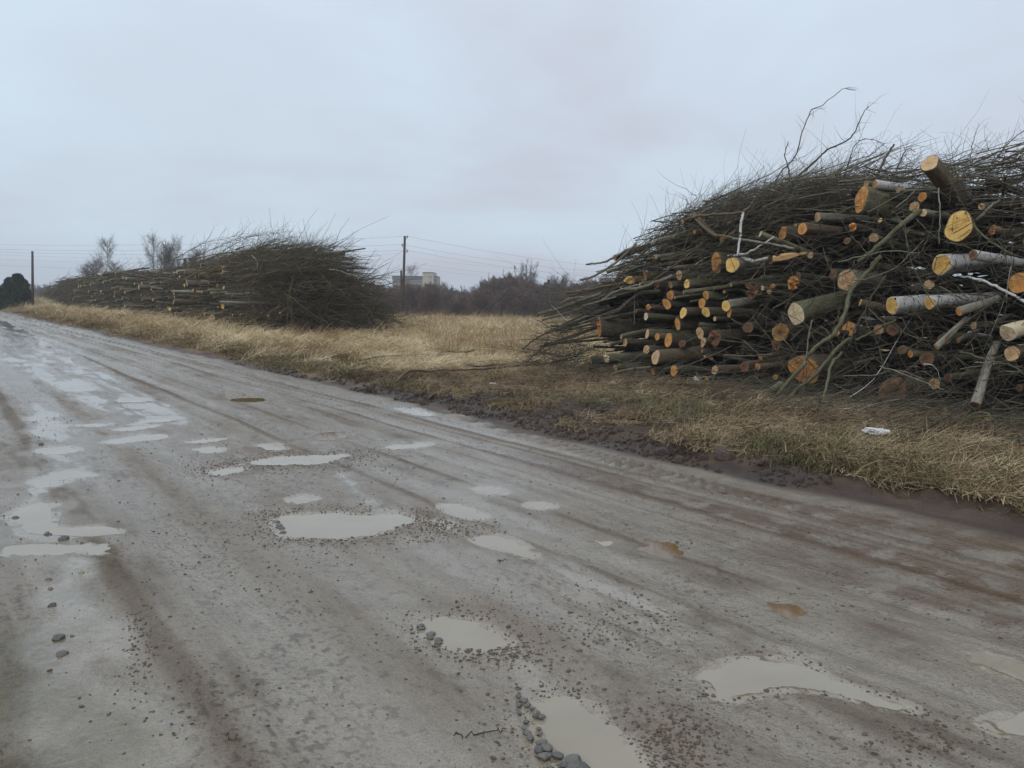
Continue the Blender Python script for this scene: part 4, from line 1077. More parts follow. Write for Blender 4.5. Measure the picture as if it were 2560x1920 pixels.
BR = [
 ([(2300,528),(2267,552),(2203,610),(2145,655)],13,'g','long grey diagonal branch with a moss patch, upper right of centre',dict(off=[-.1,-.3,-.35,-.4],w1=11,twigs=3)),
 ([(2203,640),(2160,690),(2126,730),(2112,784),(2087,832),(2055,858),(2023,883),(2008,915),(1965,960),(1917,1024)],12,'g','longest leaning branch, running from the big ringed end down to the ground',dict(off=[-.3,-.35,-.4,-.45,-.5,-.55,-.6,-.7,-.8,-1.0],w1=10,twigs=6)),
 ([(2125,845),(2090,875),(2042,932),(1994,972),(1946,1024)],10,'g','leaning branch right beside the longest one, reaching the ground a little to its right',dict(off=[-.5,-.6,-.7,-.8,-.95],w1=8,twigs=5)),
 ([(2105,880),(2078,915),(2066,967),(2052,1022)],8,'g','steep leaning branch, the rightmost of the three that reach the ground',dict(off=[-.55,-.65,-.8,-.95],w1=7,twigs=4)),
 ([(2215,690),(2180,740),(2150,800),(2120,860)],5,'d','thin dark branch running beside the longest leaning one',dict(off=-.6,twigs=6)),
 ([(1716,1046),(1760,1030),(1806,1012),(1850,1003),(1884,992),(1925,978),(1957,962)],16,'g','crooked thick branch lying on the grass in front of the pile',dict(off=[-1.1,-1.05,-1.0,-.95,-.9,-.8,-.7],w1=20,twigs=4,S=9)),
 ([(1824,1055),(1840,1030),(1850,1010)],14,'g','short forked root-like stub below the crooked thick branch',dict(off=[-1.15,-1.1,-1.0],w1=12)),
 ([(2095,655),(2160,640),(2220,628),(2300,632)],4,'w','thin arching branch above the big ringed end',dict(off=-.5,twigs=5)),
 ([(2140,850),(2180,830),(2240,800)],7,'g','grey branch pointing up right below the left birch log',dict(off=-.6,twigs=4)),
 ([(2130,700),(2150,700),(2190,690),(2240,668),(2280,630),(2310,600)],3,'w','slim pale twig sweeping up right of the ringed end',dict(off=-.6,twigs=5)),
 ([(1733,541),(1760,567),(1785,587),(1817,591),(1850,600)],9,'b','crooked brown pole bending down on the upper left slope',dict(off=-.15,w1=6,twigs=2)),
 ([(1716,548),(1741,541),(1782,536),(1858,529),(1890,498),(1950,474)],7,'b','smooth curved brown pole running along the upper left slope',dict(off=[-.2,-.2,-.2,-.1,.3,.8],w1=5,twigs=3)),
 ([(1797,616),(1844,569),(1876,532),(1920,500),(1966,470),(2005,432),(2046,396),(2069,374),(2115,354),(2140,324),(2157,285),(2171,266)],9,'d','tall dark branch rising out of the top, with its tip bent to the upper right',dict(off=[-.1,0,.2,.5,.8,1.1,1.3,1.5,1.7,1.8,1.9,2.0],w1=1.6,twigs=16,tl=.6)),
 ([(1935,470),(1950,433),(1978,404),(1994,376),(2005,332),(2024,283),(2032,272),(2055,263),(2093,233),(2110,222),(2138,226)],4,'d','tallest thin branch above the pile, its tip hooked over to the right',dict(off=[.8,1,1.1,1.2,1.3,1.4,1.45,1.5,1.6,1.6,1.7],w1=1.2,twigs=14,tl=.5)),
 ([(1968,470),(1974,434),(1962,388),(1971,353)],4,'d','short dark upright twig left of the two tall ones',dict(off=1.1,w1=2,twigs=6,tl=.5)),
 ([(2188,450),(2209,404),(2221,382),(2235,360)],7,'b','broken snag sticking straight up on top of the pile',dict(off=1.0,w1=5,twigs=2)),
 ([(2110,440),(2121,407),(2135,365),(2162,347),(2198,354),(2218,372)],3,'d','arched thin twig left of the broken snag',dict(off=1.2,w1=1,twigs=12,tl=.6)),
 ([(2050,460),(2120,410),(2180,385),(2212,358)],3,'d','thin branch rising gently to the right under the arched twig',dict(off=1.3,w1=1,twigs=14,tl=.6)),
 ([(2232,448),(2255,395),(2268,372),(2290,380)],4,'d','knotty thin branch between the snag and the rearing log',dict(off=1.2,w1=1.2,twigs=8,tl=.5)),
 ([(2425,395),(2430,370),(2438,335),(2449,311)],2.4,'d','thin straight twig standing up right of the rearing log',dict(off=1.5,w1=1,twigs=3)),
 ([(2400,445),(2470,420),(2520,360),(2560,326)],4,'d','dark branch rising to the right edge of the picture',dict(off=1.3,w1=1.5,twigs=16,tl=.6)),
 ([(2350,410),(2400,425),(2440,440),(2500,450)],7,'w','pale bent branch behind the rearing log',dict(off=1.0,w1=5,twigs=8)),
 ([(2470,430),(2520,395),(2570,370)],6,'g','stout grey branch at the right edge of the top',dict(off=1.2,w1=5,twigs=8)),
 ([(1858,531),(1853,560),(1850,600),(1843,640)],7,'h','short thin white birch stem standing upright on the left slope',dict(off=-.4,w1=6)),
 ([(1820,640),(1870,632),(1905,612),(1935,592)],7,'h','thin white birch branch rising right behind the yellow end',dict(off=[-.1,-.2,-.25,-.25],w1=4,twigs=2)),
 ([(1845,640),(1880,652),(1920,645)],10,'h','white birch stem lying right of the yellow end',dict(off=-.05,w1=9)),
 ([(1833,597),(1880,603),(1950,614),(1985,622)],6,'w','slim pale pole lying level on the upper left slope',dict(off=-.3,w1=6)),
 ([(1466,661),(1500,657),(1530,647),(1573,622)],5,'w','grey pole sticking out left, highest of the two that reach into the sky',dict(off=-.1,w1=6,twigs=3)),
 ([(1451,699),(1480,692),(1510,676),(1553,645),(1590,610)],6,'w','grey pole sticking out left, lower of the two that reach into the sky',dict(off=-.2,w1=6,twigs=3)),
 ([(1529,711),(1552,685),(1579,658),(1620,620)],5,'b','thin brown pole rising right on the left slope',dict(off=-.3)),
 ([(1564,724),(1600,720),(1638,707),(1680,690)],9,'w','blunt grey pole lying just below the splintered yellow end',dict(off=-.2,w1=10)),
 ([(1505,750),(1550,725),(1600,712)],8,'w','grey pole directly below the blunt one at the left',dict(off=-.15)),
 ([(1635,700),(1680,668),(1738,625)],5,'b','thin brown branch crossing above the pale round ends',dict(off=-.3)),
 ([(1545,780),(1570,755),(1600,735),(1650,728)],12,'d','dark curved stem in the gap left of the joined orange ends',dict(off=.0,w1=10)),
 ([(1505,893),(1560,905),(1640,950),(1700,990)],3,'d','long thin branch sloping down right before the left foot of the pile',dict(off=-.5,twigs=5)),
 ([(1470,965),(1530,925),(1600,890),(1640,860)],3.5,'b','thin straight branch rising right across the left foot',dict(off=-.5,twigs=5)),
 ([(1505,955),(1535,935),(1570,925),(1625,918)],11,'b','brown crooked branch at the foot of the pile, left half',dict(off=-.4,w1=8)),
 ([(1440,975),(1560,962),(1700,960),(1830,980),(1910,1000)],5,'g','long low branch stretched level along the foot of the pile',dict(off=-.75,twigs=8)),
 ([(1690,925),(1740,905),(1800,880),(1830,865)],4,'b','thin brown branch among the low ends, mid left',dict(off=-.5,twigs=3)),
 ([(1810,888),(1860,890),(1930,886)],6,'b','short level brown pole above the low orange ends',dict(off=-.2)),
 ([(1735,915),(1800,930),(1890,925),(1960,900)],3,'d','thin wavy branch before the low orange ends',dict(off=-.5,twigs=6)),
 ([(2107,940),(2180,938),(2240,925),(2310,948)],3,'w','pale thin twig crossing above the huge brown stump end',dict(off=-.6,twigs=8)),
 ([(2200,915),(2260,935),(2330,965),(2360,975)],4,'w','light twig sloping down right near the medium tan end',dict(off=-.65,twigs=6)),
 ([(2140,1000),(2210,960),(2280,915),(2320,880)],4,'b','brown twig rising right across the huge brown stump end',dict(off=-.6,twigs=6)),
 ([(2400,880),(2470,900),(2530,915),(2580,945)],5,'g','grey branch sloping down to the right edge in the lower right',dict(off=-.5,twigs=6)),
 ([(2150,1085),(2230,1030),(2330,1020),(2420,1055),(2470,1060)],4,'b','arched brushwood branch on the ground before the right half',dict(off=-1.1,twigs=8)),
 ([(2370,1120),(2400,1060),(2450,1030),(2480,1045),(2500,1070)],5,'g','grey arching branch on the ground at the right, beside the tiny orange end',dict(off=-1.2,twigs=8)),
 ([(2420,1045),(2480,1040),(2570,1052)],7,'g','level mossy branch on the ground at the right edge',dict(off=-1.0,twigs=4)),
 ([(2260,550),(2275,640),(2310,720),(2350,780)],3,'d','thin drooping twig hanging across the upper right face',dict(off=-.6,twigs=6)),
 ([(2347,470),(2350,540),(2348,610)],3.5,'w','straight upright twig between the rearing log and the diagonal branch',dict(off=-.4,twigs=3)),
 ([(2240,520),(2275,490),(2310,455)],5,'w','short pale branch under the moss collared birch',dict(off=.0)),
 ([(2420,545),(2460,590),(2500,620),(2540,640)],6,'g','grey branch running down right from the largest yellow face',dict(off=-.2,twigs=8)),
 ([(2440,550),(2480,515),(2500,500)],9,'w','forked pale branch right of the rearing log',dict(off=.1,w1=7)),
 ([(2130,590),(2170,640),(2140,670),(2080,700)],3,'d','dark looping twig right of the long pole',dict(off=-.5,twigs=6)),
 ([(2030,800),(2020,850),(2015,900)],4,'w','pale thin twig hanging beside the hollow looking end',dict(off=-.7,twigs=4)),
 ([(2400,690),(2450,700),(2500,720),(2570,760)],6,'h','yellowish birch branch sloping down at the right edge',dict(off=-.4,w1=8)),
 ([(2350,870),(2380,830),(2420,800),(2480,760)],3,'b','brown twig crossing behind the thin yellow birch branch',dict(off=-.5,twigs=6)),
 # left end poles
 ([(1345,786),(1375,777),(1402,770),(1450,752),(1500,735)],9,'w','lowest grey pole pointing out at the far left tip of the pile',dict(off=-.2,w1=9)),
 ([(1361,790),(1400,778),(1450,765),(1510,750)],7,'g','mossy pole lying directly beneath the far left tip pole',dict(off=-.15)),
 ([(1356,800),(1415,784),(1470,763),(1540,742)],6,'w','slender pale pole, longest under the far left tip pole',dict(off=-.25)),
 ([(1377,814),(1410,818),(1442,822),(1500,815)],6,'d','dark pole pointing out below the slender pale one at the left tip',dict(off=-.2)),
 ([(1390,780),(1440,765),(1500,748)],7,'b','brown pole between the left tip poles',dict(off=-.1)),
 ([(1404,758),(1425,748),(1442,745),(1475,742)],9,'w','pale bent pole with orange tip above the left tip poles',dict(off=-.2)),
 ([(1419,732),(1450,728),(1500,718),(1560,708)],8,'b','reddish brown pole above the bent pale one at the left',dict(off=-.15)),
 ([(1425,740),(1470,730),(1530,716)],6,'b','second brown pole just beneath the reddish one at the left',dict(off=-.1)),
 ([(1307,873),(1340,845),(1394,824)],4,'d','bare twig reaching down left over the field from the pile',dict(off=-.4,w1=3,twigs=5,tl=.6)),
 ([(1316,872),(1360,880),(1400,892),(1440,885)],4,'d','dark branch curling below the twig at the left foot',dict(off=-.5,twigs=8,tl=.6)),
 ([(1380,905),(1430,893),(1480,870)],6,'d','dark branch poking out low at the left foot',dict(off=-.4,twigs=8,tl=.5)),
 ([(1315,910),(1345,880),(1380,860),(1440,850)],3,'d','fine bare branch at the left foot, spread over the dry grass',dict(off=-.5,twigs=10,tl=.7)),
 ([(1345,800),(1400,835),(1430,870),(1445,900)],3,'d','fine branch hanging down at the left end of the pile',dict(off=-.4,twigs=10,tl=.7)),
]
for px, w, b, lab, kw in BR:
    branch(px, w, b, lab, **kw)
# on the ground
GB = [
 ([(992,961),(1019,946),(1070,942),(1130,943),(1198,941),(1301,931),(1388,922),(1440,912)],5,'b','long bare branch lying on the dead grass between the road and the near pile',dict(gnd=.12,twigs=14,tl=.8,w1=4)),
 ([(900,917),(960,913),(1010,911),(1058,905)],4,'d','dark branch lying in the dry grass left of the long bare one',dict(gnd=.10,twigs=4)),
 ([(1120,895),(1165,897),(1200,888),(1245,888)],4,'d','dark purplish stick lying in the field grass',dict(gnd=.12,twigs=3)),
 ([(1160,925),(1190,935),(1230,930),(1270,925)],5,'d','short dark stick just above the long bare branch',dict(gnd=.14,twigs=4)),
 ([(1165,1225),(1166,1200),(1163,1185)],1.5,'w','x',dict(gnd=.02)),
]
for px, w, b, lab, kw in GB[:4]: branch(px, w, b, lab, **kw)
branch([(1134, 1834), (1180, 1829), (1230, 1822), (1266, 1813)], 4, 'd', 'thin dark stick lying on the road near the bottom, left of the big puddle', gnd=.012, name='stick', w1=3)
branch([(565, 1846), (580, 1849), (603, 1852)], 4, 'b', 'short brown stick lying on the road low in the left half', gnd=.010, name='stick', w1=3)
branch([(1243, 1402), (1252, 1401), (1268, 1402)], 3, 'd', 'tiny dark twig on the road below the long milky streak', gnd=.010, name='stick', w1=2)

# ------------------------------------------------------------------ procedural stuff of the near pile
def H1(u): return np.interp(u, [-4, 1, 7, 9, 11.6, 13.5, 14.4, 15.2, 16.0, 16.8, 18], [3.5, 3.55, 3.65, 3.7, 3.68, 3.5, 3.1, 2.5, 1.7, 0.9, 0])
def p3(u, v, z): x, y = xy_of(u, v); return np.stack([x, y, np.broadcast_to(z, x.shape)], -1)
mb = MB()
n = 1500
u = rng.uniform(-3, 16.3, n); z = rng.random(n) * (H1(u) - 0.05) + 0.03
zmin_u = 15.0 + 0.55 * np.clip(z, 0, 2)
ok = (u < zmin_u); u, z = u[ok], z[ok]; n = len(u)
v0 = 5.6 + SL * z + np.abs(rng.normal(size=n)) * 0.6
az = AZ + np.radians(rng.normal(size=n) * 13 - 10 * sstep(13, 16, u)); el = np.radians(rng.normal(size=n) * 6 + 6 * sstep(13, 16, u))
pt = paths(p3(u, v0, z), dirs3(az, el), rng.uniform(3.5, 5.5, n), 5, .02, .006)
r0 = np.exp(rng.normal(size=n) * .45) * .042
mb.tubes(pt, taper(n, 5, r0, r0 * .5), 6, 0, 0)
mb.build('pile_core_poles', [M_CORE, CUTS['n']], kind='stuff', label='dense mass of poles painted shade-dark deep inside the near brushwood pile', category='brushwood')
# countable thin poles with visible ends in the face
pole_src = []
for i in range(10):
    g = random.Random(i)
    pole_src.append(log_mesh(.035, 3.2, g.choice('ggbdw'), g.choice('onnttn'), 900 + i, sides=9, segs=6, bend=.05, taper_=.55))
def pole_thing(src, p, d, s, label, group, name='pole', zs=1.0):
    o = link(name, src[0], label=label, category='pole', group=group)
    orient(o, p, d); o.scale = (s, s, zs)
    c = link('cut_face', src[1], o)
    return o
for i in range(92):
    z = rng.random() * 3.2 + .05; uu = rng.uniform(2.5, 15.6)
    if z > H1(uu) - .1 or uu > 15.0 + .5 * min(z, 2): continue
    dr = -14 * float(sstep(13, 16, uu))
    zone = 'upper' if z > 1.7 else 'lower'
    side = 'left end' if uu > 13 else ('left half' if uu > 10.5 else 'right half')
    pole_thing(pole_src[i % 10], Vector(p3(np.array(uu), np.array(5.25 + SL * z + rng.random() * .2), z)), dir_of(rng.normal() * 15 + dr, rng.normal() * 8 - dr * .5),
               float(np.exp(rng.normal() * .35)) * (1.5 if uu < 11 else 1.15), f'slim dark pole wedged between the logs in the {zone} {side} of the near pile', f'slim poles, {zone} {side} of the near pile')
# poles draped over the left slope
for i in range(54):
    uu = rng.uniform(11.0, 16.6); zt = H1(uu) * rng.uniform(.45, 1.0)
    d = dir_of(rng.uniform(-48, -8), rng.uniform(6, 24))
    pole_thing(pole_src[i % 10], Vector(p3(np.array(uu), np.array(5.2 + SL * zt + rng.uniform(-.25, .2)), zt)), d,
               float(np.exp(rng.normal() * .3)) * .85, 'slim grey brown pole lying up the left slope of the near pile', 'slim poles on the left slope of the near pile', zs=.75)

# fine brushwood
mb = MB()
n = 5200   # fine olive twigs over the left shoulder
u = rng.uniform(10.5, 16.2, n); vb = rng.uniform(5.9, 9.0, n)
z = np.minimum(H1(u) - .45 + .30 * np.clip(vb - 5.9, 0, 2) + rng.uniform(-.2, .35, n), (vb - 5.2) / SL + .3)
mb.tubes(paths(p3(u, vb, z), dirs3(AZ + rng.normal(size=n) * .6 - .3, rng.normal(size=n) * .3 + .25), np.exp(rng.normal(size=n) * .35) * .55, 6, .3, .05, .05), taper(n, 6, np.exp(rng.normal(size=n) * .3) * .0055, .0015), 3)
n = 9500   # the fine crown on top
u = rng.uniform(-2, 16.2, n); vb = rng.uniform(6.6, 11.5, n)
z = H1(u) * (1 - 0.06 * np.clip(vb - 8, 0, 9) ** 1.3) + rng.uniform(-.35, .38, n)
az = AZ + rng.normal(size=n) * .75; el = rng.normal(size=n) * .3 + .28
L = np.minimum(np.exp(rng.normal(size=n) * .4) * .6, 1.1)
mb.tubes(paths(p3(u, vb, z), dirs3(az, el), L, 6, .28, .05, .05), taper(n, 6, np.exp(rng.normal(size=n) * .3) * .0045, .0012), 3)
n = 1500   # longer branches lying over each other
u = rng.uniform(-2, 16.0, n); vb = rng.uniform(5.9, 10, n)
z = np.minimum(H1(u) * (1 - 0.05 * np.clip(vb - 8, 0, 9)) + rng.uniform(-.7, .32, n), H1(u) + .3)
vb = np.maximum(vb, 5.2 + SL * z)
az = AZ + rng.normal(size=n) * .33 - .25; el = rng.normal(size=n) * .12 + .10 + .15 * sstep(12, 16, u)
mb.tubes(paths(p3(u, vb, z), dirs3(az, el), rng.uniform(1.2, 3.2, n), 8, .10, .025), taper(n, 8, np.exp(rng.normal(size=n) * .35) * .011, .002), 4)
n = 1300   # up-standing twigs on the skyline
u = rng.uniform(-1, 16.0, n); vb = rng.uniform(6.8, 9.5, n); z = H1(u) + rng.uniform(-.15, .15, n)
az = AZ + rng.normal(size=n) * 1.0; el = rng.uniform(.2, 1.2, n)
mb.tubes(paths(p3(u, vb, z), dirs3(az, el), np.minimum(np.exp(rng.normal(size=n) * .4) * .36, .62), 7, .4, .06), taper(n, 7, .0042, .001), 3)
n = 4600   # tangled twigs hanging over the face, thicker to the right
u = 16 - 17.5 * rng.random(n) ** 0.62; z = rng.random(n) * (H1(u) - .1) + .05
k = rng.random(n) < np.where(u > 11.2, .12, 1.0) * np.where(z > 2.8, .6, 1) * np.where((u > 9) & (z > 1.9), .5, 1); u, z = u[k], z[k]; n = len(u)
vb = 5.0 + SL * z + rng.uniform(-.35, .35, n)
az = np.where(rng.random(n) < .5, AZ, AZ - 1.3) + rng.normal(size=n) * .6; el = rng.normal(size=n) * .55
mb.tubes(paths(p3(u, vb, z), dirs3(az, el), np.exp(rng.normal(size=n) * .45) * .75, 7, .35, .05), taper(n, 7, np.exp(rng.normal(size=n) * .4) * .0055, .0014), 3)
n = 3600   # debris along the foot
u = rng.uniform(-1, 15.5, n); vb = rng.uniform(3.0, 5.6, n) + .5 * (u > 10)
k = rng.random(n) < np.where(u > 10.5, .35, 1.0); u, vb = u[k], vb[k]; n = len(u)
gzz = ground_h(*xy_of(u, vb))[0]
z = gzz + rng.uniform(.02, .22, n) * np.clip((vb - 3.7) / 1.2, .2, 1)
mb.tubes(paths(p3(u, vb, z), dirs3(AZ - 1.2 + rng.normal(size=n) * .9, rng.normal(size=n) * .16), np.exp(rng.normal(size=n) * .4) * .8, 7, .2, .04), taper(n, 7, np.exp(rng.normal(size=n) * .4) * .005, .0012), 3)
n = 700    # twigs trodden into the verge
u = rng.uniform(1, 14, n); vb = rng.uniform(1.2, 4.2, n); gzz = ground_h(*xy_of(u, vb))[0]
mb.tubes(paths(p3(u, vb, gzz + rng.uniform(.02, .09, n)), dirs3(rng.random(n) * 6.28, rng.normal(size=n) * .08), np.minimum(np.exp(rng.normal(size=n) * .5) * .4, 1.2), 6, .15, .03), taper(n, 6, np.exp(rng.normal(size=n) * .4) * .0045, .0014), 3)
n = 330    # spray of bare twigs at the left foot
u = rng.uniform(14.2, 16.4, n); z = rng.uniform(.1, .9, n); vb = 5 + SL * z + rng.uniform(-.4, .4, n)
mb.tubes(paths(p3(u, vb, z), dirs3(AZ + np.pi + rng.normal(size=n) * .6, rng.normal(size=n) * .4 - .15), rng.uniform(.4, 1.3, n), 7, .3, .05), taper(n, 7, .006, .0015), 3)
n = 260
u = rng.uniform(15, 16.6, n); z = rng.uniform(.8, 1.9, n); vb = 5 + SL * z + rng.uniform(-.2, .5, n)
mb.tubes(paths(p3(u, vb, z), dirs3(AZ + np.pi + rng.normal(size=n) * .5, rng.normal(size=n) * .25 + .1), rng.uniform(.3, 1.1, n), 7, .25, .05), taper(n, 7, .005, .0012), 3)
mb.build('brushwood', [M_TWIG], kind='stuff', label='tangle of thin bare twigs over the near log pile', category='brushwood')

# ================================================================== FAR PILE
def H2(u): return np.interp(u, [33, 34.5, 36.5, 40, 46, 52, 64, 87, 105, 122, 136], [2.4, 3.3, 3.75, 3.8, 3.65, 3.65, 3.55, 3.8, 3.8, 3.5, 1.0])
mb = MB(); n = 2600
u = 35.5 + 98 * rng.random(n) ** 1.15; z = rng.random(n) * (H2(u) - .1) + .05
az = AZ + np.radians(rng.normal(size=n) * 9); v0 = 5.6 + .35 * z + np.abs(rng.normal(size=n)) * .35
r0 = np.exp(rng.normal(size=n) * .45) * .042
mb.tubes(paths(p3(u, v0, z), dirs3(az, np.radians(rng.normal(size=n) * 4)), rng.uniform(4, 7, n) * np.where(u < 44, .42, 1), 5, .03, .01), taper(n, 5, r0, r0 * .35), 5, 0, 1)
mb.build('far_pile_core_poles', [M_CORE2, CUTS['p']], kind='stuff', label='dense mass of stacked poles inside the far brushwood pile', category='brushwood')
far_src = []
for i in range(8):
    g = random.Random(50 + i)
    far_src.append(log_mesh(.06, 3.0, g.choice('gbwgg'), g.choice('tpytoo'), 950 + i, sides=8, segs=5, bend=.05, taper_=.6))
for i in range(185):
    uu = 37 + 62 * rng.random() ** 1.5; z = rng.random() * (float(H2(uu)) - .2) + .15
    zone = 'top' if z > .68 * H2(uu) else ('middle' if z > .33 * H2(uu) else 'foot')
    part = 'near part' if uu < 50 else ('central part' if uu < 68 else 'distant part')
    pole_thing(far_src[i % 8], Vector(p3(np.array(uu), np.array(5.2 + .35 * z + rng.uniform(-.3, .3)), z)), dir_of(rng.normal() * 16, rng.normal() * 6),
               float(np.exp(rng.normal() * .35)) * 1.45, f'pole with a pale cut end at the {zone} of the far pile, {part}', f'poles, {zone} of the {part} of the far pile', zs=.9)
mb = MB(); n = 3000     # fine stuff over and in front of the far pile
u = 35 + 100 * rng.random(n) ** 1.2; z = H2(u) * rng.random(n) ** .6 + .1; vb = 5.1 + .35 * z + rng.uniform(-.2, .5, n) + (rng.random(n) < .45) * rng.uniform(0, 1, n) * np.where(u < 46, 2.0, 5.0) * (z > .85 * H2(u))
mb.tubes(paths(p3(u, vb, z), dirs3(AZ + rng.normal(size=n) * .7, rng.normal(size=n) * .22), rng.uniform(.6, 2.3, n), 6, .25, .05), taper(n, 6, np.exp(rng.normal(size=n) * .4) * .015, .004), 3)
n = 1500
u = rng.uniform(44, 60, n); vb = rng.uniform(7, 11, n); z = H2(u) + rng.uniform(-.2, .25, n)
mb.tubes(paths(p3(u, vb, z), dirs3(AZ + rng.normal(size=n) * .8, rng.normal(size=n) * .35 + .3), rng.uniform(.4, 1.5, n), 5, .35, .05), taper(n, 5, .009, .004), 3)
n = 1500
u = 34 + np.abs(rng.normal(size=n)) * 3; vb = rng.uniform(4.8, 10.0, n); z = H2(u) * rng.random(n) * np.clip(1.25 - (vb - 5) / 9, .2, 1)
mb.tubes(paths(p3(u, vb, z + .05), dirs3(AZ - .5 + rng.normal(size=n) * 1.1, rng.normal(size=n) * .45), rng.uniform(.5, 2.0, n), 6, .3, .06), taper(n, 6, np.exp(rng.normal(size=n) * .4) * .014, .004), 3)
mb.build('far_brushwood', [M_TWIG2], kind='stuff', label='thin branches lying over the far brushwood pile', category='brushwood')
# long whippy tops fanning out to the right at the near end of the far pile
whips = []
for i in range(6):
    g = np.random.default_rng(400 + i)
    main = np.zeros((1, 10, 3)); s = np.linspace(0, 1, 10)
    main[0, :, 0] = s * 7.5; main[0, :, 1] = np.cumsum(g.normal(size=10)) * .10; main[0, :, 2] = np.cumsum(g.normal(size=10)) * .08 + .25 * np.sin(s * 3)
    m2 = MB().tubes(main, taper(1, 10, .035, .006), 4)
    k = 46; ss = g.uniform(.18, 1, k)
    o_ = np.stack([np.interp(ss, s, main[0, :, j]) for j in range(3)], -1)
    dd = np.stack([np.ones(k), g.normal(size=k) * .55, g.normal(size=k) * .45 + .10], -1)
    st = rng; Ls = g.uniform(1.0, 2.9, k) * (1.15 - .5 * ss)
    m2.tubes(paths(o_, dd, Ls * .8, 6, .22, .05), taper(k, 6, .011, .004), 3)
    whips.append(m2.mesh('whip', [M_TWIG2]))
def whip(u, v, z, yaw, pitch, s, label, group):
    o = link('brush_branch', random.choice(whips), label=label, category='branch', group=group)
    o.location = Vector(p3(np.array(u), np.array(v), z)); o.rotation_euler = (random.uniform(-.5, .5), -math.radians(pitch), AZ + math.radians(yaw)); o.scale = (s, s, s)
for i in range(230):
    uu = 35.2 + abs(rng.normal()) * 4.5; zz = rng.random() ** .8 * float(H2(uu)) 
    f = zz / float(H2(uu))
    zone = 'top' if f > .7 else ('middle' if f > .35 else 'foot')
    vt = 8.9 + (1 - f) * 3.3 - abs(rng.normal()) * 1.2 - (rng.random() < .3) * 1.5; ut = 34.4 + max(vt - 8, 0) * .25 + abs(rng.normal()) * 2.2; sc = rng.uniform(.38, .66); yw = -20 + rng.normal() * 13
    pitch = rng.normal() * 6 + (f - .42) * 22
    vb = vt - 7.5 * sc * math.cos(math.radians(yw)); uu = ut - 7.5 * sc * math.sin(math.radians(yw)); zz = f * float(H2(ut)) - 7.5 * sc * math.sin(math.radians(pitch)) * .6
    whip(uu, vb, max(zz, .06), yw, pitch, sc,
         f'long whippy branch in the {zone} of the brush fan, far pile', f'whippy branches, {zone} of the near end of the far pile')
for (x0, y0, x1, y1, w, b, lab) in [(565, 735, 660, 733, 7, 'w', 'straight pale pole lying level in the middle of the far pile'),
        (552, 755, 660, 757, 7, 'w', 'light green pole with a yellow end below the level pale one, far pile'),
        (594, 710, 655, 664, 5, 'g', 'thin pole rising steeply to the right in the far pile'),
        (479, 683, 560, 670, 14, 'b', 'thick brown log lying on top of the far pile'),
        (430, 728, 515, 730, 6, 'w', 'long pale straight pole left of the middle of the far pile'),
        (640, 632, 646, 618, 7, 'd', 'short black stub standing up on top of the far pile'),
        (612, 745, 645, 712, 5, 'w', 'pale stick leaning right in the middle of the far pile'),
        (700, 783, 718, 770, 6, 'b', 'short brown log with a red painted tip low in the far pile')]:
    a = on_plane(x0, y0, (N2[0], N2[1], -.35), 4.9 + VOFF)[0]; c = on_plane(x1, y1, (N2[0], N2[1], -.35), 5.3 + VOFF)[0]
    P = np.array([list(a.lerp(c, t)) for t in np.linspace(0, 1, 6)]); P -= P[0]; rr = w * a.y / F_PX / 2
    vv, q4, c0, c1 = tubes(P[None], np.full((1, 6), rr), 8)
    o = link('pole', mesh_of('pole', vv, [(q4, 0), (c0, 1), (c1, 1)], [BARKS[b], CUTS['y']], True, {'rad': np.full(len(vv), rr)}), label=lab, category='pole'); o.location = a
for i, (x, y, r, c) in enumerate([(543, 819, 9, 'y'), (496, 686, 9, 't'), (467, 708, 9, 'p'), (347, 718, 7, 'p'), (312, 765, 4, 'p'), (357, 748, 5, 'p'), (490, 815, 7, 'p'), (331, 790, 11, 'p'), (434, 755, 9, 't'), (300, 724, 5, 'p'), (512, 820, 4, 'p')]):
    a = on_plane(x, y, (N2[0], N2[1], -.35), 4.7 + VOFF)[0]
    bm_, fm = log_mesh(r * a.y / F_PX, 2.5, 'b', c, 700 + i)
    o = link('log', bm_, label=['log with bright yellow orange end at the right foot of the far pile', 'thick log with splintered end near the top of the far pile', 'pale chunky end left of the thick log on top of the far pile',
        'pale end standing out in the upper left of the far pile', 'small bright end low in the left part of the far pile', 'pale end in the middle left of the far pile', 'pale crooked end at the foot of the far pile, left of the yellow one',
        'pale birch-like end at the left foot of the far pile', 'blunt tan end in the dark middle of the far pile', 'tiny pale end in the upper left part of the far pile', 'tiny pale end right beside the yellow one at the foot'][i], category='log')
    orient(o, a, dir_of(-5, 0)); link('cut_face', fm, o)
# ================================================================== BACKGROUND
def gz_at(x, y): return float(ground_h(np.array([x], float), np.array([y], float))[0][0])
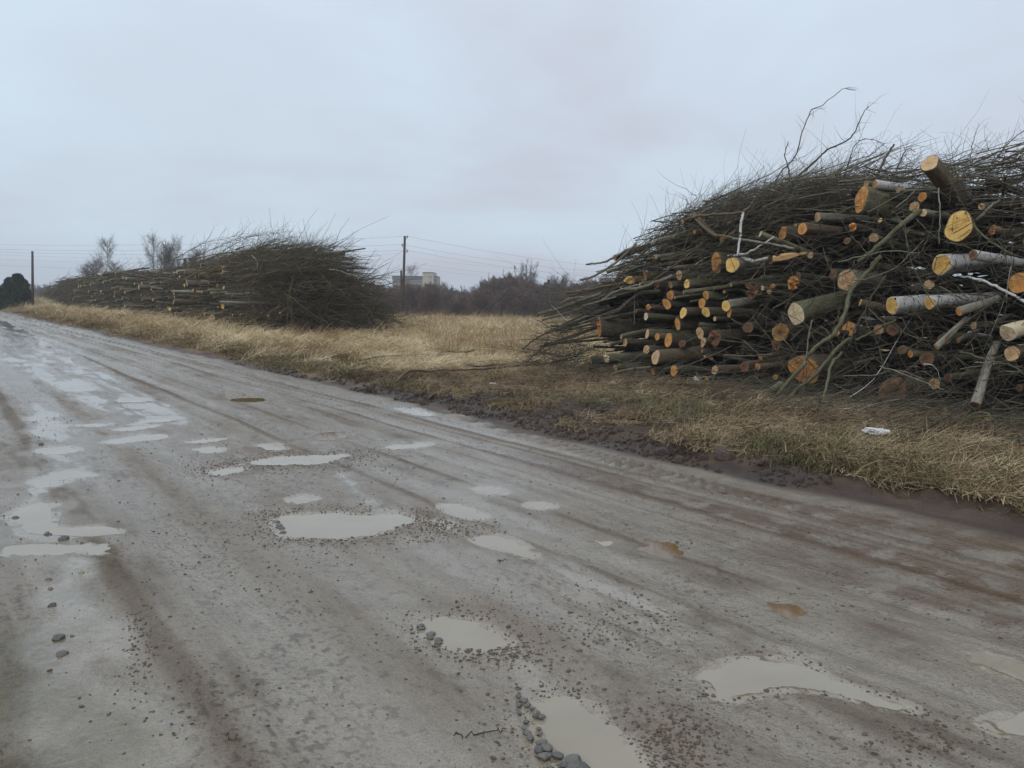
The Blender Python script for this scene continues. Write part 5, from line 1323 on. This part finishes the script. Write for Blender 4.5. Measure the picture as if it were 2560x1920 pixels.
# ---- bare trees: trunk, limbs and fine twigs
def bare_tree(seed, H=12.0, nl=34, spread=.26, up=.9, base=.2, tw=.018, narrow=False, ntw=9, trunk_r=.11, multi=1):
    g = np.random.default_rng(seed)
    tr = MB(); cr = MB()
    for m in range(multi):
        K = 12; s = np.linspace(0, 1, K); hh = H * (1 - .18 * g.random() * (m > 0))
        off = np.array([g.normal() * .25, g.normal() * .25, 0]) * (m > 0)
        lean = g.normal(size=2) * (.05 if m == 0 else .13)
        P = np.stack([off[0] + lean[0] * hh * s ** 1.3 + np.cumsum(g.normal(size=K)) * .035, off[1] + lean[1] * hh * s ** 1.3 + np.cumsum(g.normal(size=K)) * .035, s * hh], -1)
        tr.tubes(P[None], (trunk_r * (1 - s) ** .9 + .012)[None], 6)
        n = nl; t = base + (1 - base) * g.random(n) ** .9; az = g.random(n) * 6.283
        o_ = np.stack([np.interp(t, s, P[:, j]) for j in range(3)], -1)
        el = up + g.normal(size=n) * .15 + .25 * t
        L = H * spread * (1.15 - t) ** .75 * (.6 + .6 * g.random(n)) + .3
        d = dirs3(az, el)
        K2 = 7; s2 = np.linspace(0, 1, K2)[None, :, None]
        c = g.normal(size=(n, 1, 3)) * .08; c[:, :, 2] += .10
        w = np.cumsum(g.normal(size=(n, K2, 3)) * .02, 1); w[:, 0] = 0
        LP = o_[:, None] + L[:, None, None] * (d[:, None] * s2 + c * s2 ** 2 + w)
        cr.tubes(LP, np.linspace(1, .3, K2)[None] * (.012 + .03 * (1 - t) * trunk_r / .11)[:, None], 4)
        k = ntw; fi = g.uniform(.2, 1, (n, k)); A_ = np.clip((fi * (K2 - 1)).astype(int), 0, K2 - 2); fr = (fi * (K2 - 1) - A_)[..., None]
        ii = np.arange(n)[:, None]; TO = (LP[ii, A_] * (1 - fr) + LP[ii, A_ + 1] * fr).reshape(-1, 3)
        TD = (np.repeat(d, k, 0) + g.normal(size=(n * k, 3)) * .5)
        TL = np.repeat(L, k) * g.uniform(.18, .5, n * k)
        TP = TO[:, None] + TL[:, None, None] * (TD / np.linalg.norm(TD, axis=1, keepdims=True))[:, None] * np.linspace(0, 1, 4)[None, :, None]
        TP[:, 2:] += g.normal(size=(n * k, 2, 3)) * .05 * TL[:, None, None]
        cr.tubes(TP, np.linspace(1, .4, 4)[None] * tw * .6, 3)
        TQ = TP[:, 2]; q = 3
        SD = np.repeat(TD, q, 0) / 1.2 + g.normal(size=(n * k * q, 3)) * .5; SL_ = np.repeat(TL, q) * g.uniform(.3, .7, n * k * q)
        SP = np.repeat(TQ, q, 0)[:, None] + SL_[:, None, None] * SD[:, None] * np.linspace(0, 1, 3)[None, :, None]
        cr.tubes(SP, np.linspace(1, .5, 3)[None] * tw * .4, 3)
    return tr, cr
def conifer(seed, H=12.0, R=2.0, dens=1.0):
    g = np.random.default_rng(seed)
    tr = MB().tubes(np.array([[[0, 0, 0], [0.03, 0, H * .5], [0, 0, H]]]), np.array([[.14, .09, .015]]), 6)
    n = int(520 * dens); t = g.random(n) ** .8 * .93 + .05
    az = g.random(n) * 6.283; L = R * (1.02 - t) ** .8 * (.55 + .6 * g.random(n)) + .12
    k = 7; s = np.linspace(.12, 1, k)
    z = (t * H)[:, None] - (L[:, None] * s * .28) + g.normal(size=(n, k)) * .05
    x = np.cos(az)[:, None] * L[:, None] * s; y = np.sin(az)[:, None] * L[:, None] * s
    C = np.stack([x, y, z], -1).reshape(-1, 3); m = len(C)
    S = .16 + .12 * g.random(m); D = g.normal(size=(m, 3)); D[:, 2] *= .4; D /= np.linalg.norm(D, axis=1, keepdims=True)
    E = np.cross(D, g.normal(size=(m, 3))); E /= np.linalg.norm(E, axis=1, keepdims=True) + 1e-6
    Q = np.stack([C - D * S[:, None], C + E * S[:, None] * .5, C + D * S[:, None], C - E * S[:, None] * .5], 1)
    cr = MB().add(Q.reshape(-1, 3), [(np.arange(m * 4).reshape(m, 4), 0)], np.repeat(g.random(m), 4))
    return tr, cr
def m_needle(name, a, b):
    t = NT(name); c = t.mix(t.attr('tint'), a, b)
    n = t.noise(t.pos(), 0.8, 3); c = t.mix(t.ramp(n, .35, .65), c, t.mix(1.0, c, (.6, .6, .55), 'MULTIPLY'))
    return t.fin(c, .8, .2)
M_SPRUCE = m_needle('spruce_needles', (0.022, 0.032, 0.016), (0.05, 0.058, 0.03))
M_THUJA = m_needle('thuja_foliage', (0.040, 0.055, 0.026), (0.085, 0.10, 0.045))
M_BIRCHTRUNK = m_twig('far_birch_trunk', [(0.20, 0.185, 0.165), (0.33, 0.31, 0.28)], scale=1.0)
def pair(tr, cr, mt, mc, nm): return (tr.mesh('trunk', [mt]), cr.mesh(nm, [mc]))
SRC = {
 'birch': [pair(*bare_tree(10 + i, 12, 46, .40, .75, .14, .020, ntw=15), M_BIRCHTRUNK, M_TREE, 'crown') for i in range(3)],
 'alder': [pair(*bare_tree(20 + i, 9, 55, .34, .8, .15, .024, ntw=13, trunk_r=.13), M_TREE, M_TREE, 'crown') for i in range(3)],
 'slender': [pair(*bare_tree(30 + i, 12, 26, .20, 1.1, .25, .018, ntw=8, trunk_r=.10, multi=3), M_TREE, M_TREE, 'crown') for i in range(2)],
 'shrub': [pair(*bare_tree(40 + i, 5, 22, .34, .75, .03, .045, ntw=9, trunk_r=.05, multi=7), M_BUSH, M_BUSH, 'crown') for i in range(4)],
 'spruce': [pair(*conifer(50 + i, 11, 2.0), M_TREE, M_SPRUCE, 'crown') for i in range(2)],
}
for i in range(0): pass
def plant(kind, x, y, top, width, label, group, name, cat, Y=None, basey=None):
    """x: picture column, Y: metres away, top: picture row of the crown's top"""
    r = ray(x, 760); X = CAM.x + r.x / r.y * Y
    z0 = gz_at(X, Y) - .1
    hz = at_depth(x, top, Y).z
    Hh = max(hz - z0, 1.0)
    src = random.choice(SRC[kind]); base_h_ = {'birch': 12, 'alder': 9, 'slender': 12, 'shrub': 5.2, 'spruce': 11}[kind]
    s = Hh / base_h_
    e_ = link(name, None, label=label, category=cat, group=group)
    e_.location = (X, Y, z0); e_.rotation_euler = (0, 0, random.random() * 6.28); e_.scale = (s * width, s * width, s)
    link('trunk', src[0], e_); link('crown', src[1], e_)
    return e_
# birches and others behind the far pile
plant('birch', 263, 150, 612, .95, '', None, 'birch_tree', 'tree', Y=125)['label'] = 'tall bare birch rising behind the left part of the far pile'
for x, tp, w, lab in [(228, 668, 1.6, 'low rounded bare tree just left of the tall birch behind the far pile'), (247, 655, 1.4, 'bushy bare tree hugging the left side of the tall birch'), (282, 660, 1.3, 'bushy bare tree hugging the right side of the tall birch')]:
    plant('alder', x, 0, tp, w, lab, None, 'bare_tree', 'tree', Y=128)
plant('birch', 386, 0, 606, .8, 'pointed bare birch, left one of the clump behind the middle of the far pile', None, 'birch_tree', 'tree', Y=120)
plant('birch', 444, 0, 607, .75, 'bare birch on the right of the clump behind the middle of the far pile', None, 'birch_tree', 'tree', Y=120)
plant('alder', 412, 0, 620, .9, 'bare tree in the middle of the clump behind the far pile', None, 'bare_tree', 'tree', Y=122)
plant('alder', 428, 0, 628, 1.0, 'lower bare tree among the clump behind the far pile', None, 'bare_tree', 'tree', Y=124)
plant('spruce', 464, 0, 643, .7, 'small dark spruce tip right of the birch clump behind the far pile', None, 'spruce_tree', 'tree', Y=130)
for x, tp in ((490, 638), (510, 632), (476, 655)): plant('alder', x, 0, tp, 1.0, 'bare tree crown just above the far pile, right of the small spruce', 'bare crowns above the far pile', 'bare_tree', 'tree', Y=110)
# dark thuja clump at the left edge
for i, (x, tp, w, lab) in enumerate([(47, 688, 1.0, 'tallest dark evergreen of the clump at the left edge'), (28, 697, .9, 'middle dark evergreen of the clump at the left edge'), (14, 715, .8, 'leftmost low dark evergreen at the left edge'), (58, 702, .8, 'rightmost dark evergreen of the clump, beside the left utility pole')]):
    Y = 100.0; X = ray(x, 760).x / ray(x, 760).y * Y; Hh = at_depth(x, tp, Y).z + .3
    g = np.random.default_rng(70 + i); m = 5200
    t = g.random(m) ** .9; az = g.random(m) * 6.283
    lob = 1 + .22 * np.sin(az * 3 + t * 9 + i) + .15 * np.sin(az * 5 - t * 17)
    R = 1.0 * w * (np.sin(np.clip(t * .86 + .12, 0, 1) * np.pi) ** .55) * lob * (.75 + .28 * g.random(m))
    C = np.stack([np.cos(az) * R, np.sin(az) * R, t * Hh], -1)
    S = .10 + .10 * g.random(m); D = np.stack([np.cos(az) * .5 + g.normal(size=m) * .3, np.sin(az) * .5 + g.normal(size=m) * .3, .8 + g.normal(size=m) * .3], -1); D /= np.linalg.norm(D, axis=1, keepdims=True)
    E = np.cross(D, g.normal(size=(m, 3))); E /= np.linalg.norm(E, axis=1, keepdims=True)
    Q = np.stack([C - D * S[:, None], C + E * S[:, None] * .6, C + D * S[:, None], C - E * S[:, None] * .6], 1)
    e_ = link('evergreen_tree', None, label=lab, category='tree'); e_.location = (X, Y, -.2)
    MB().add(Q.reshape(-1, 3), [(np.arange(m * 4).reshape(m, 4), 0)], np.repeat(g.random(m), 4)).build('crown', [M_THUJA], e_)
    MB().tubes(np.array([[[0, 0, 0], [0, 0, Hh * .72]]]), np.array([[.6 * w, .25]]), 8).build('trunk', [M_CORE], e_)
# thicket across the far side of the field
sil = [(840, 715), (900, 712), (960, 716), (1000, 718), (1040, 720), (1080, 724), (1120, 732), (1150, 728), (1180, 742), (1200, 730), (1230, 705), (1250, 712), (1290, 700), (1340, 715), (1380, 722), (1440, 715), (1500, 715), (1600, 715), (2600, 730)]
sx, sy = zip(*sil)
cnt = 0
for row, (Y, dy, n) in enumerate([(128, 14, 34), (150, 4, 38), (172, 0, 30)]):
    for i in range(n):
        x = 815 + (1560 - 815) * (i + rng.random()) / n
        if 1125 < x < 1190 and row < 2: tp = 745 + rng.normal() * 3
        else: tp = np.interp(x, sx, sy) + dy + rng.normal() * 9
        side = 'before the tall building' if x < 1100 else ('before the grey shed' if x < 1200 else ('right of the grey shed' if x < 1350 else 'toward the near pile'))
        plant('shrub', x, 0, tp, rng.uniform(1.0, 1.5), f'bare brown shrub in the thicket, {side}', f'shrubs of the thicket, {side}', 'shrub', 'shrub', Y=Y + rng.normal() * 5)
for x, tp, w, lab in [(1140, 752, 1.5, 'wide reddish shrub in front of the pale low shed'), (1195, 742, 1.7, 'large rounded reddish brown shrub right of the pale low shed'), (1318, 738, 1.9, 'large domed olive shrub at the right of the field edge')]:
    plant('shrub', x, 0, tp, w, lab, None, 'shrub', 'shrub', Y=118)
# wood behind the thicket
for x, tp, k in [(1300, 660, 'slender'), (1314, 655, 'slender'), (1322, 657, 'slender'), (1335, 690, 'birch')]:
    plant(k, x, 0, tp, .8, f'tall slender bare tree of the cluster over the right thicket', 'tall slender trees over the right thicket', 'bare_tree', 'tree', Y=165)
for i in range(30):
    x = 1215 + 340 * (i + rng.random()) / 30
    k = 'spruce' if rng.random() < .45 else 'alder'
    tp = np.interp(x, [1215, 1245, 1262, 1290, 1340, 1370, 1405, 1440, 1560], [722, 712, 718, 712, 712, 700, 695, 712, 705]) + rng.normal() * 5
    plant(k, x, 0, tp, 1.0, 'dark spruce in the wood behind the right thicket' if k == 'spruce' else 'bare tree in the wood behind the right thicket', 'spruces behind the right thicket' if k == 'spruce' else 'bare trees behind the right thicket',
          'spruce_tree' if k == 'spruce' else 'bare_tree', 'tree', Y=185 + rng.normal() * 8)
for x, tp, w in [(1230, 708, 1.2), (1246, 706, 1.2), (1218, 718, 1.2)]:
    plant('alder', x, 0, tp, w, 'rounded bare tree left of the slender cluster', 'rounded bare trees left of the slender cluster', 'bare_tree', 'tree', Y=175)
for x, tp, k, lab in [(1022, 674, 'birch', 'small tree top showing above the roof of the tall building'), (1107, 712, 'birch', 'bare tree right of the tall building'), (1118, 718, 'alder', 'second bare tree right of the tall building'),
        (1155, 720, 'birch', 'bare tree behind the roof of the grey shed'), (1178, 722, 'birch', 'thin bare tree between the grey shed and the rounded trees'), (1190, 724, 'birch', 'thin bare tree just left of the rounded trees')]:
    plant(k, x, 0, tp, 1.0, lab, None, 'bare_tree', 'tree', Y=330 if x < 1100 else 240)
# distant tree line on the left and behind everything
for i in range(70):
    x = -60 + 330 * (i + rng.random()) / 70 if i < 40 else 500 + 560 * (i - 40 + rng.random()) / 30
    tp = (718 + rng.normal() * 6) if i < 40 else 735 + rng.normal() * 4
    plant('alder' if rng.random() < .6 else 'spruce', x, 0, tp, 1.5, 'far tree in the line on the left horizon' if i < 40 else 'far tree on the horizon behind the far pile', 'far trees on the left horizon' if i < 40 else 'far trees behind the far pile', 'far_tree', 'tree', Y=290 + rng.normal() * 20)
for i in range(34):
    x = 1560 + 1200 * (i + rng.random()) / 34
    plant('alder' if rng.random() < .6 else 'spruce', x, 0, 705 + rng.normal() * 8, 1.2, 'tree in the wood behind the near pile', 'trees behind the near pile', 'bare_tree', 'tree', Y=190 + rng.normal() * 10)
n = 5200   # a dim woodland floor: undergrowth behind the shrubs
x = rng.uniform(-.62, .75, n); Y = rng.uniform(150, 300, n); X = x * Y
u_, v_ = uv_of(X, Y); k = v_ > 16; X, Y = X[k], Y[k]; n = len(X)
Z = ground_h(X, Y)[0]
mb = MB().tubes(paths(np.stack([X, Y, Z], -1), dirs3(rng.random(n) * 6.28, 1.2 + rng.normal(size=n) * .2), rng.uniform(2, 5, n), 4, .1, .05), taper(n, 4, .05, .03), 3)
mb.build('undergrowth', [M_BUSH], kind='stuff', label='grey brown undergrowth filling the wood beyond the field', category='undergrowth')

# ---- buildings
def flat_mat(name, c, rough=.8, nscale=2.0, k=.18):
    t = NT(name); n = t.noise(t.obj(), nscale, 4, .6)
    return t.fin(t.mix(t.ramp(n, .3, .7), c, tuple(q * (1 - k) for q in c)), rough, .3)
M_WALL = flat_mat('pale_render', (0.46, 0.42, 0.34)); M_WALL2 = flat_mat('grey_render', (0.34, 0.32, 0.29)); M_ROOF = flat_mat('dark_roof', (0.10, 0.10, 0.105))
M_BAND = flat_mat('dark_attic_band', (0.17, 0.17, 0.175)); M_GLASS = flat_mat('window_glass', (0.05, 0.055, 0.06), .15); M_FRAME = flat_mat('white_window_frame', (0.55, 0.55, 0.53))
M_SHED = flat_mat('blue_grey_sheet', (0.22, 0.25, 0.29)); M_BRICK = flat_mat('silicate_brick', (0.40, 0.38, 0.35))
Yb = 330.0
e_ = link('apartment_building', None, label='tall pale block with a tower, standing beyond the thicket by the utility pole', category='building')
c0 = at_depth(1020, 757, Yb); e_.location = (c0.x, Yb, 0); e_.rotation_euler = (0, 0, 0)
def bx(x): return (x - 1020) * Yb / F_PX
def bz(y): return at_depth(1020, y, Yb).z
def bpart(nm, x0, x1, ytop, ybot, y0, dep, mat, parent=None, z0=None):
    zb = 0 if ybot is None else bz(ybot); zt = bz(ytop)
    b = MB().box([(bx(x0) + bx(x1)) / 2, y0 + dep / 2, (zb + zt) / 2], [bx(x1) - bx(x0), dep, zt - zb])
    return b.build(nm, [mat], parent or e_, False)
bpart('wall', 981, 1057, 700, None, 0, 12, M_WALL2)
bpart('attic', 980.6, 1057, 690.5, 700, -.25, 12.5, M_BAND)
bpart('roof', 979.8, 1057, 689.6, 690.4, -.5, 13, M_ROOF)
bpart('tower', 1057.2, 1084, 681, None, -2.5, 14, M_WALL)
bpart('roof', 1056.4, 1084.8, 680, 680.9, -2.8, 14.6, M_ROOF)
bpart('side_wing', 1084.2, 1092.5, 690, None, .5, 12, M_WALL2)
bpart('roof', 1084.4, 1093.2, 688.8, 689.9, .2, 12.6, M_ROOF)
def window(x, y, w, h, y0):
    f = MB().box([bx(x), y0 - .06, bz(y)], [w, .12, h]).build('window', [M_FRAME], e_, False)
    for s in (-1, 1):
        MB().box([bx(x) + s * w * .24, y0 - .135, bz(y)], [w * .38, .03, h * .8]).build('pane', [M_GLASS], f, False)
for rowy in (704, 712, 720, 728):
    for i in range(11): window(985 + i * 6.6, rowy, .62, .75, 0)
for rowy in (693, 704.5, 715.5, 726):
    window(1075, rowy, .42, .6, -2.5); window(1078.6, rowy, .42, .6, -2.5)
for rowy in (700, 711, 722): window(1088.5, rowy, .6, .6, .5)
Ys = 215.0
def shed(label, x0, x1, ytop, yeave, Y, dep, mw, mr, name='shed'):
    a = at_depth(x0, yeave, Y); b = at_depth(x1, yeave, Y); t = at_depth((x0 + x1) / 2, ytop, Y)
    e2 = link(name, None, label=label, category='building'); cx = (a.x + b.x) / 2; e2.location = (cx, Y, 0)
    w = (b.x - a.x) / 2; ze, zr = (a.z + b.z) / 2, t.z
    v = []
    for y in (0, dep): v += [(-w, y, -0.5), (w, y, -0.5), (w, y, ze), (0, y, zr - .03), (-w, y, ze)]
    link('wall', mesh_of('wall', v, [(np.array([[0, 1, 2, 3, 4], [9, 8, 7, 6, 5]]), 0), (np.array([[1, 6, 7, 2], [5, 0, 4, 9]]), 0)], [mw], False), e2)
    o = .5; r = MB()
    for s in (-1, 1):
        sl = (zr - ze) / w; P = [(s * (w + o), -o, ze - sl * o), (0, -o, zr), (0, dep + o, zr), (s * (w + o), dep + o, ze - sl * o)]
        P = P + [(p[0], p[1], p[2] + .22) for p in P]
        r.add(P, [(np.array([[0, 1, 2, 3], [7, 6, 5, 4], [0, 4, 5, 1], [1, 5, 6, 2], [2, 6, 7, 3], [3, 7, 4, 0]]), 0)])
    r.build('roof', [mr], e2, False)
    MB().box([0, -.05, .5 + max(ze - 1, .5) * .5], [w * .5, .1, max(ze - .8, 1.0)]).build('door', [M_ROOF], e2, False)
    return e2
shed('blue grey gabled shed beyond the thicket, right of the tall building', 1108, 1154, 727, 741, Ys, 20, M_SHED, M_ROOF)
shed('low pale shed with a dark roof just right of the gabled one', 1145, 1178, 742.5, 746, Ys - 22, 10, M_BRICK, M_ROOF)
shed('small dark roofed hut behind the low pale shed', 1157, 1173, 738, 741, Ys + 12, 8, M_BRICK, M_ROOF, 'hut')

# ---- utility poles and wires
M_POLE = m_bark('weathered_pole_wood', (0.05, 0.035, 0.026), (0.12, 0.095, 0.075), 0, 20)
M_WIRE = flat_mat('wire_metal', (0.05, 0.05, 0.055), .5); M_INS = flat_mat('insulator_glass', (0.09, 0.08, 0.07), .3)
def upole(x, ytop, Y, lean, label, arms=True, r=.14, brace=None):
    t = at_depth(x, ytop, Y); e3 = link('utility_pole', None, label=label, category='utility pole'); z0 = gz_at(t.x, Y) - .3
    e3.location = (t.x - lean, Y, z0); Hh = t.z - z0
    MB().tubes(np.array([[[0, 0, 0], [lean * .5, 0, Hh * .5], [lean, 0, Hh]]]), np.array([[r, r * .88, r * .75]]), 10, 0, 0).build('shaft', [M_POLE], e3)
    pts = []
    if arms:
        for (dx, dz) in ((.22, -.12), (-.22, -.85), (.22, -1.35)):
            px_, pz_ = lean + dx, Hh + dz
            MB().tubes(np.array([[[lean, 0, pz_ - .1], [lean + dx * .8, 0, pz_ - .1], [px_, 0, pz_]]]), np.full((1, 3), .022), 5).build('hook', [M_WIRE], e3)
            MB().tubes(np.array([[[px_, 0, pz_ - .02], [px_, 0, pz_ + .06], [px_, 0, pz_ + .16]]]), np.array([[.05, .07, .03]]), 8, 0, 0).build('insulator', [M_INS], e3)
            pts.append(Vector((e3.location.x + px_, Y, z0 + pz_ + .1)))
    if brace:
        b = at_depth(brace[0], brace[1], Y + 1.5); bb = at_depth(brace[2], 790, Y + 3.0)
        ox = e3.location
        MB().tubes(np.array([[[bb.x - ox.x, 3.0, -.2], [b.x - ox.x, 1.0, b.z - z0]]]), np.array([[.12, .09]]), 8, 0, 0).build('brace', [M_POLE], e3)
    return pts
pr = upole(1012, 590, 79, .16, 'tall utility pole with insulators between the far pile and the tall building', True, brace=(1004.5, 677, 1006))
upole(81, 628, 96, .15, 'plain utility pole at the left, beside the dark evergreens', False, r=.15)
def wire(a, b, sag, label, group, rad=.0065):
    K = 40; s = np.linspace(0, 1, K)
    P = np.array([list(a.lerp(b, t)) for t in s]); P[:, 2] -= sag * 4 * s * (1 - s)
    v, q, c0, c1 = tubes((P - P[0])[None], np.full((1, K), rad), 4)
    o = link('power_line', mesh_of('power_line', v, [(q, 0)], [M_WIRE]), label=label, category='power line', group=group); o.location = P[0]
nm3 = ['top', 'middle', 'lowest']
for i, p in enumerate(pr):
    yl = (599, 608, 613)[i]; a = at_depth(-260, yl + 6, 98)
    wire(p, a, .55, f'{nm3[i]} wire running left from the tall utility pole over the far pile', None)
    yr = (668, 676, 690)[i]; b = at_depth(1950, yr, 118)
    wire(p, b, 1.5, f'{nm3[i]} wire running right from the tall utility pole toward the near pile', None)
for i, (ya, yb, yc) in enumerate([(630, 632, 0), (641, 645, 0), (654, 668, 0)]):
    wire(at_depth(-200, ya - 3, 150), at_depth(1000, yb + 2, 135), 1.0, f'faint distant wire over the far pile, {["upper", "middle", "lower"][i]} of three', None, .0065)
for i, (y0, y1) in enumerate([(645, 680), (658, 705), (668, 717)]):
    wire(at_depth(1030, y0, 150), at_depth(1900, y1, 190), 1.6, f'faint distant wire right of the tall pole, {["upper", "middle", "lower"][i]} of three', None, .0065)

# ---- litter
g = np.random.default_rng(5)
s, f = stone_mesh(901, 3, .45)
s = s * (1 + .22 * np.sin(s @ g.normal(size=3) * 9)[:, None] + .16 * np.sin(s @ g.normal(size=3) * 17)[:, None] + .10 * g.normal(size=(len(s), 1)))
s *= np.array([.125, .085, .085])
M_BAG = flat_mat('white_plastic', (0.80, 0.80, 0.80), .35, 12, .12)
o = link('plastic_bag', mesh_of('plastic_bag', s, [(f, 0)], [M_BAG], False), label='crumpled white plastic bag lying in the grass before the near pile', category='bag')
p = on_ground(2192, 1108, .12); o.location = (p.x, p.y, gz_at(p.x, p.y) + .09); o.rotation_euler = (0, .1, -.25)
for i, (x, y, w, lab) in enumerate([(1232, 974, 18, 'small pale scrap of paper on the mud by the field edge'), (1444, 1026, 6, 'tiny white chip lowest on the mud before the pile'), (1348, 1026, 5, 'tiny white chip on the churned mud, left one of a pair'), (24, 764, 60, 'pale heap at the far left end of the road')]):
    p = on_ground(x, y, .05); rr = w * p.y / F_PX / 2
    s2, f2 = stone_mesh(910 + i, 2, .3); s2 = s2 * np.array([rr, rr * .6, rr * .45])
    o = link('wood_chip' if w < 10 else ('paper_scrap' if i == 0 else 'sand_heap'), mesh_of('scrap', s2, [(f2, 0)], [M_BAG if w < 50 else M_BRICK], False), label=lab, category='chip' if w < 10 else ('paper' if i == 0 else 'heap'))
    o.location = (p.x, p.y, gz_at(p.x, p.y) + rr * .1)
# wood chips and bark crumbs on the verge
x, y = sample_polar(1500, 8, 20, -5, 38, 1.0); u, v = uv_of(x, y); k = (v > .6) & (v < 5) & (rng.random(len(x)) < .5)
x, y = x[k], y[k]; n = len(x)
chipm = [proto('chip', mesh_of('chip', stone_mesh(920 + i, 0, .35)[0], [(stone_mesh(920 + i, 0, .35)[1], 0)], [CUTS['o'] if i else CUTS['t']], False, {'rad': np.ones(12)})) for i in range(2)]
scatter('wood_chips', chipm, np.stack([x, y, ground_h(x, y)[0] + .008], 1), rng.random((n, 3)) * 3, rng.uniform(.004, .016, n), rng.integers(0, 2, n), 'orange wood chips scattered on the mud before the near pile', 'wood chips')
# clods thrown up along the road edge
cp = [proto('clod', mesh_of('clod', stone_mesh(930 + i, 1, .6)[0], [(stone_mesh(930 + i, 1, .6)[1], 0)], [m_stone('soil_clod', (0.045, 0.028, 0.018), (0.085, 0.055, 0.036))], True)) for i in range(3)]
u = rng.uniform(1, 24, 14000); v = np.abs(rng.normal(size=14000)) * .8 + .05; x, y = xy_of(u, v); k = (fbm(u * 1.1, v * 2, 260, 3) > -.12) & (rng.random(14000) < .55); x, y = x[k], y[k]; n = len(x)
scatter('soil_clods', cp, np.stack([x, y, ground_h(x, y)[0]], 1), rng.random((n, 3)) * 6, np.exp(rng.normal(size=n) * .6) * .015 * 1.1, rng.integers(0, 3, n), 'dark soil clods churned up along the edge of the road', 'soil')
# ---- damp air: one even box round everything
hz = NT('damp_air'); hz.t.nodes.remove(hz.b)
pv = hz.new('ShaderNodeVolumePrincipled'); pv.inputs['Color'].default_value = (0.80, 0.86, 0.93, 1); pv.inputs['Density'].default_value = 0.0008
pv.inputs['Anisotropy'].default_value = 0.0
hz.t.links.new(pv.outputs[0], hz.out.inputs['Volume'])
MB().box([0, 0, 14.0], [1900, 1900, 32.0]).build('haze', [hz.m], None, False, kind='stuff', label='thin damp haze between the field and the far trees', category='haze')
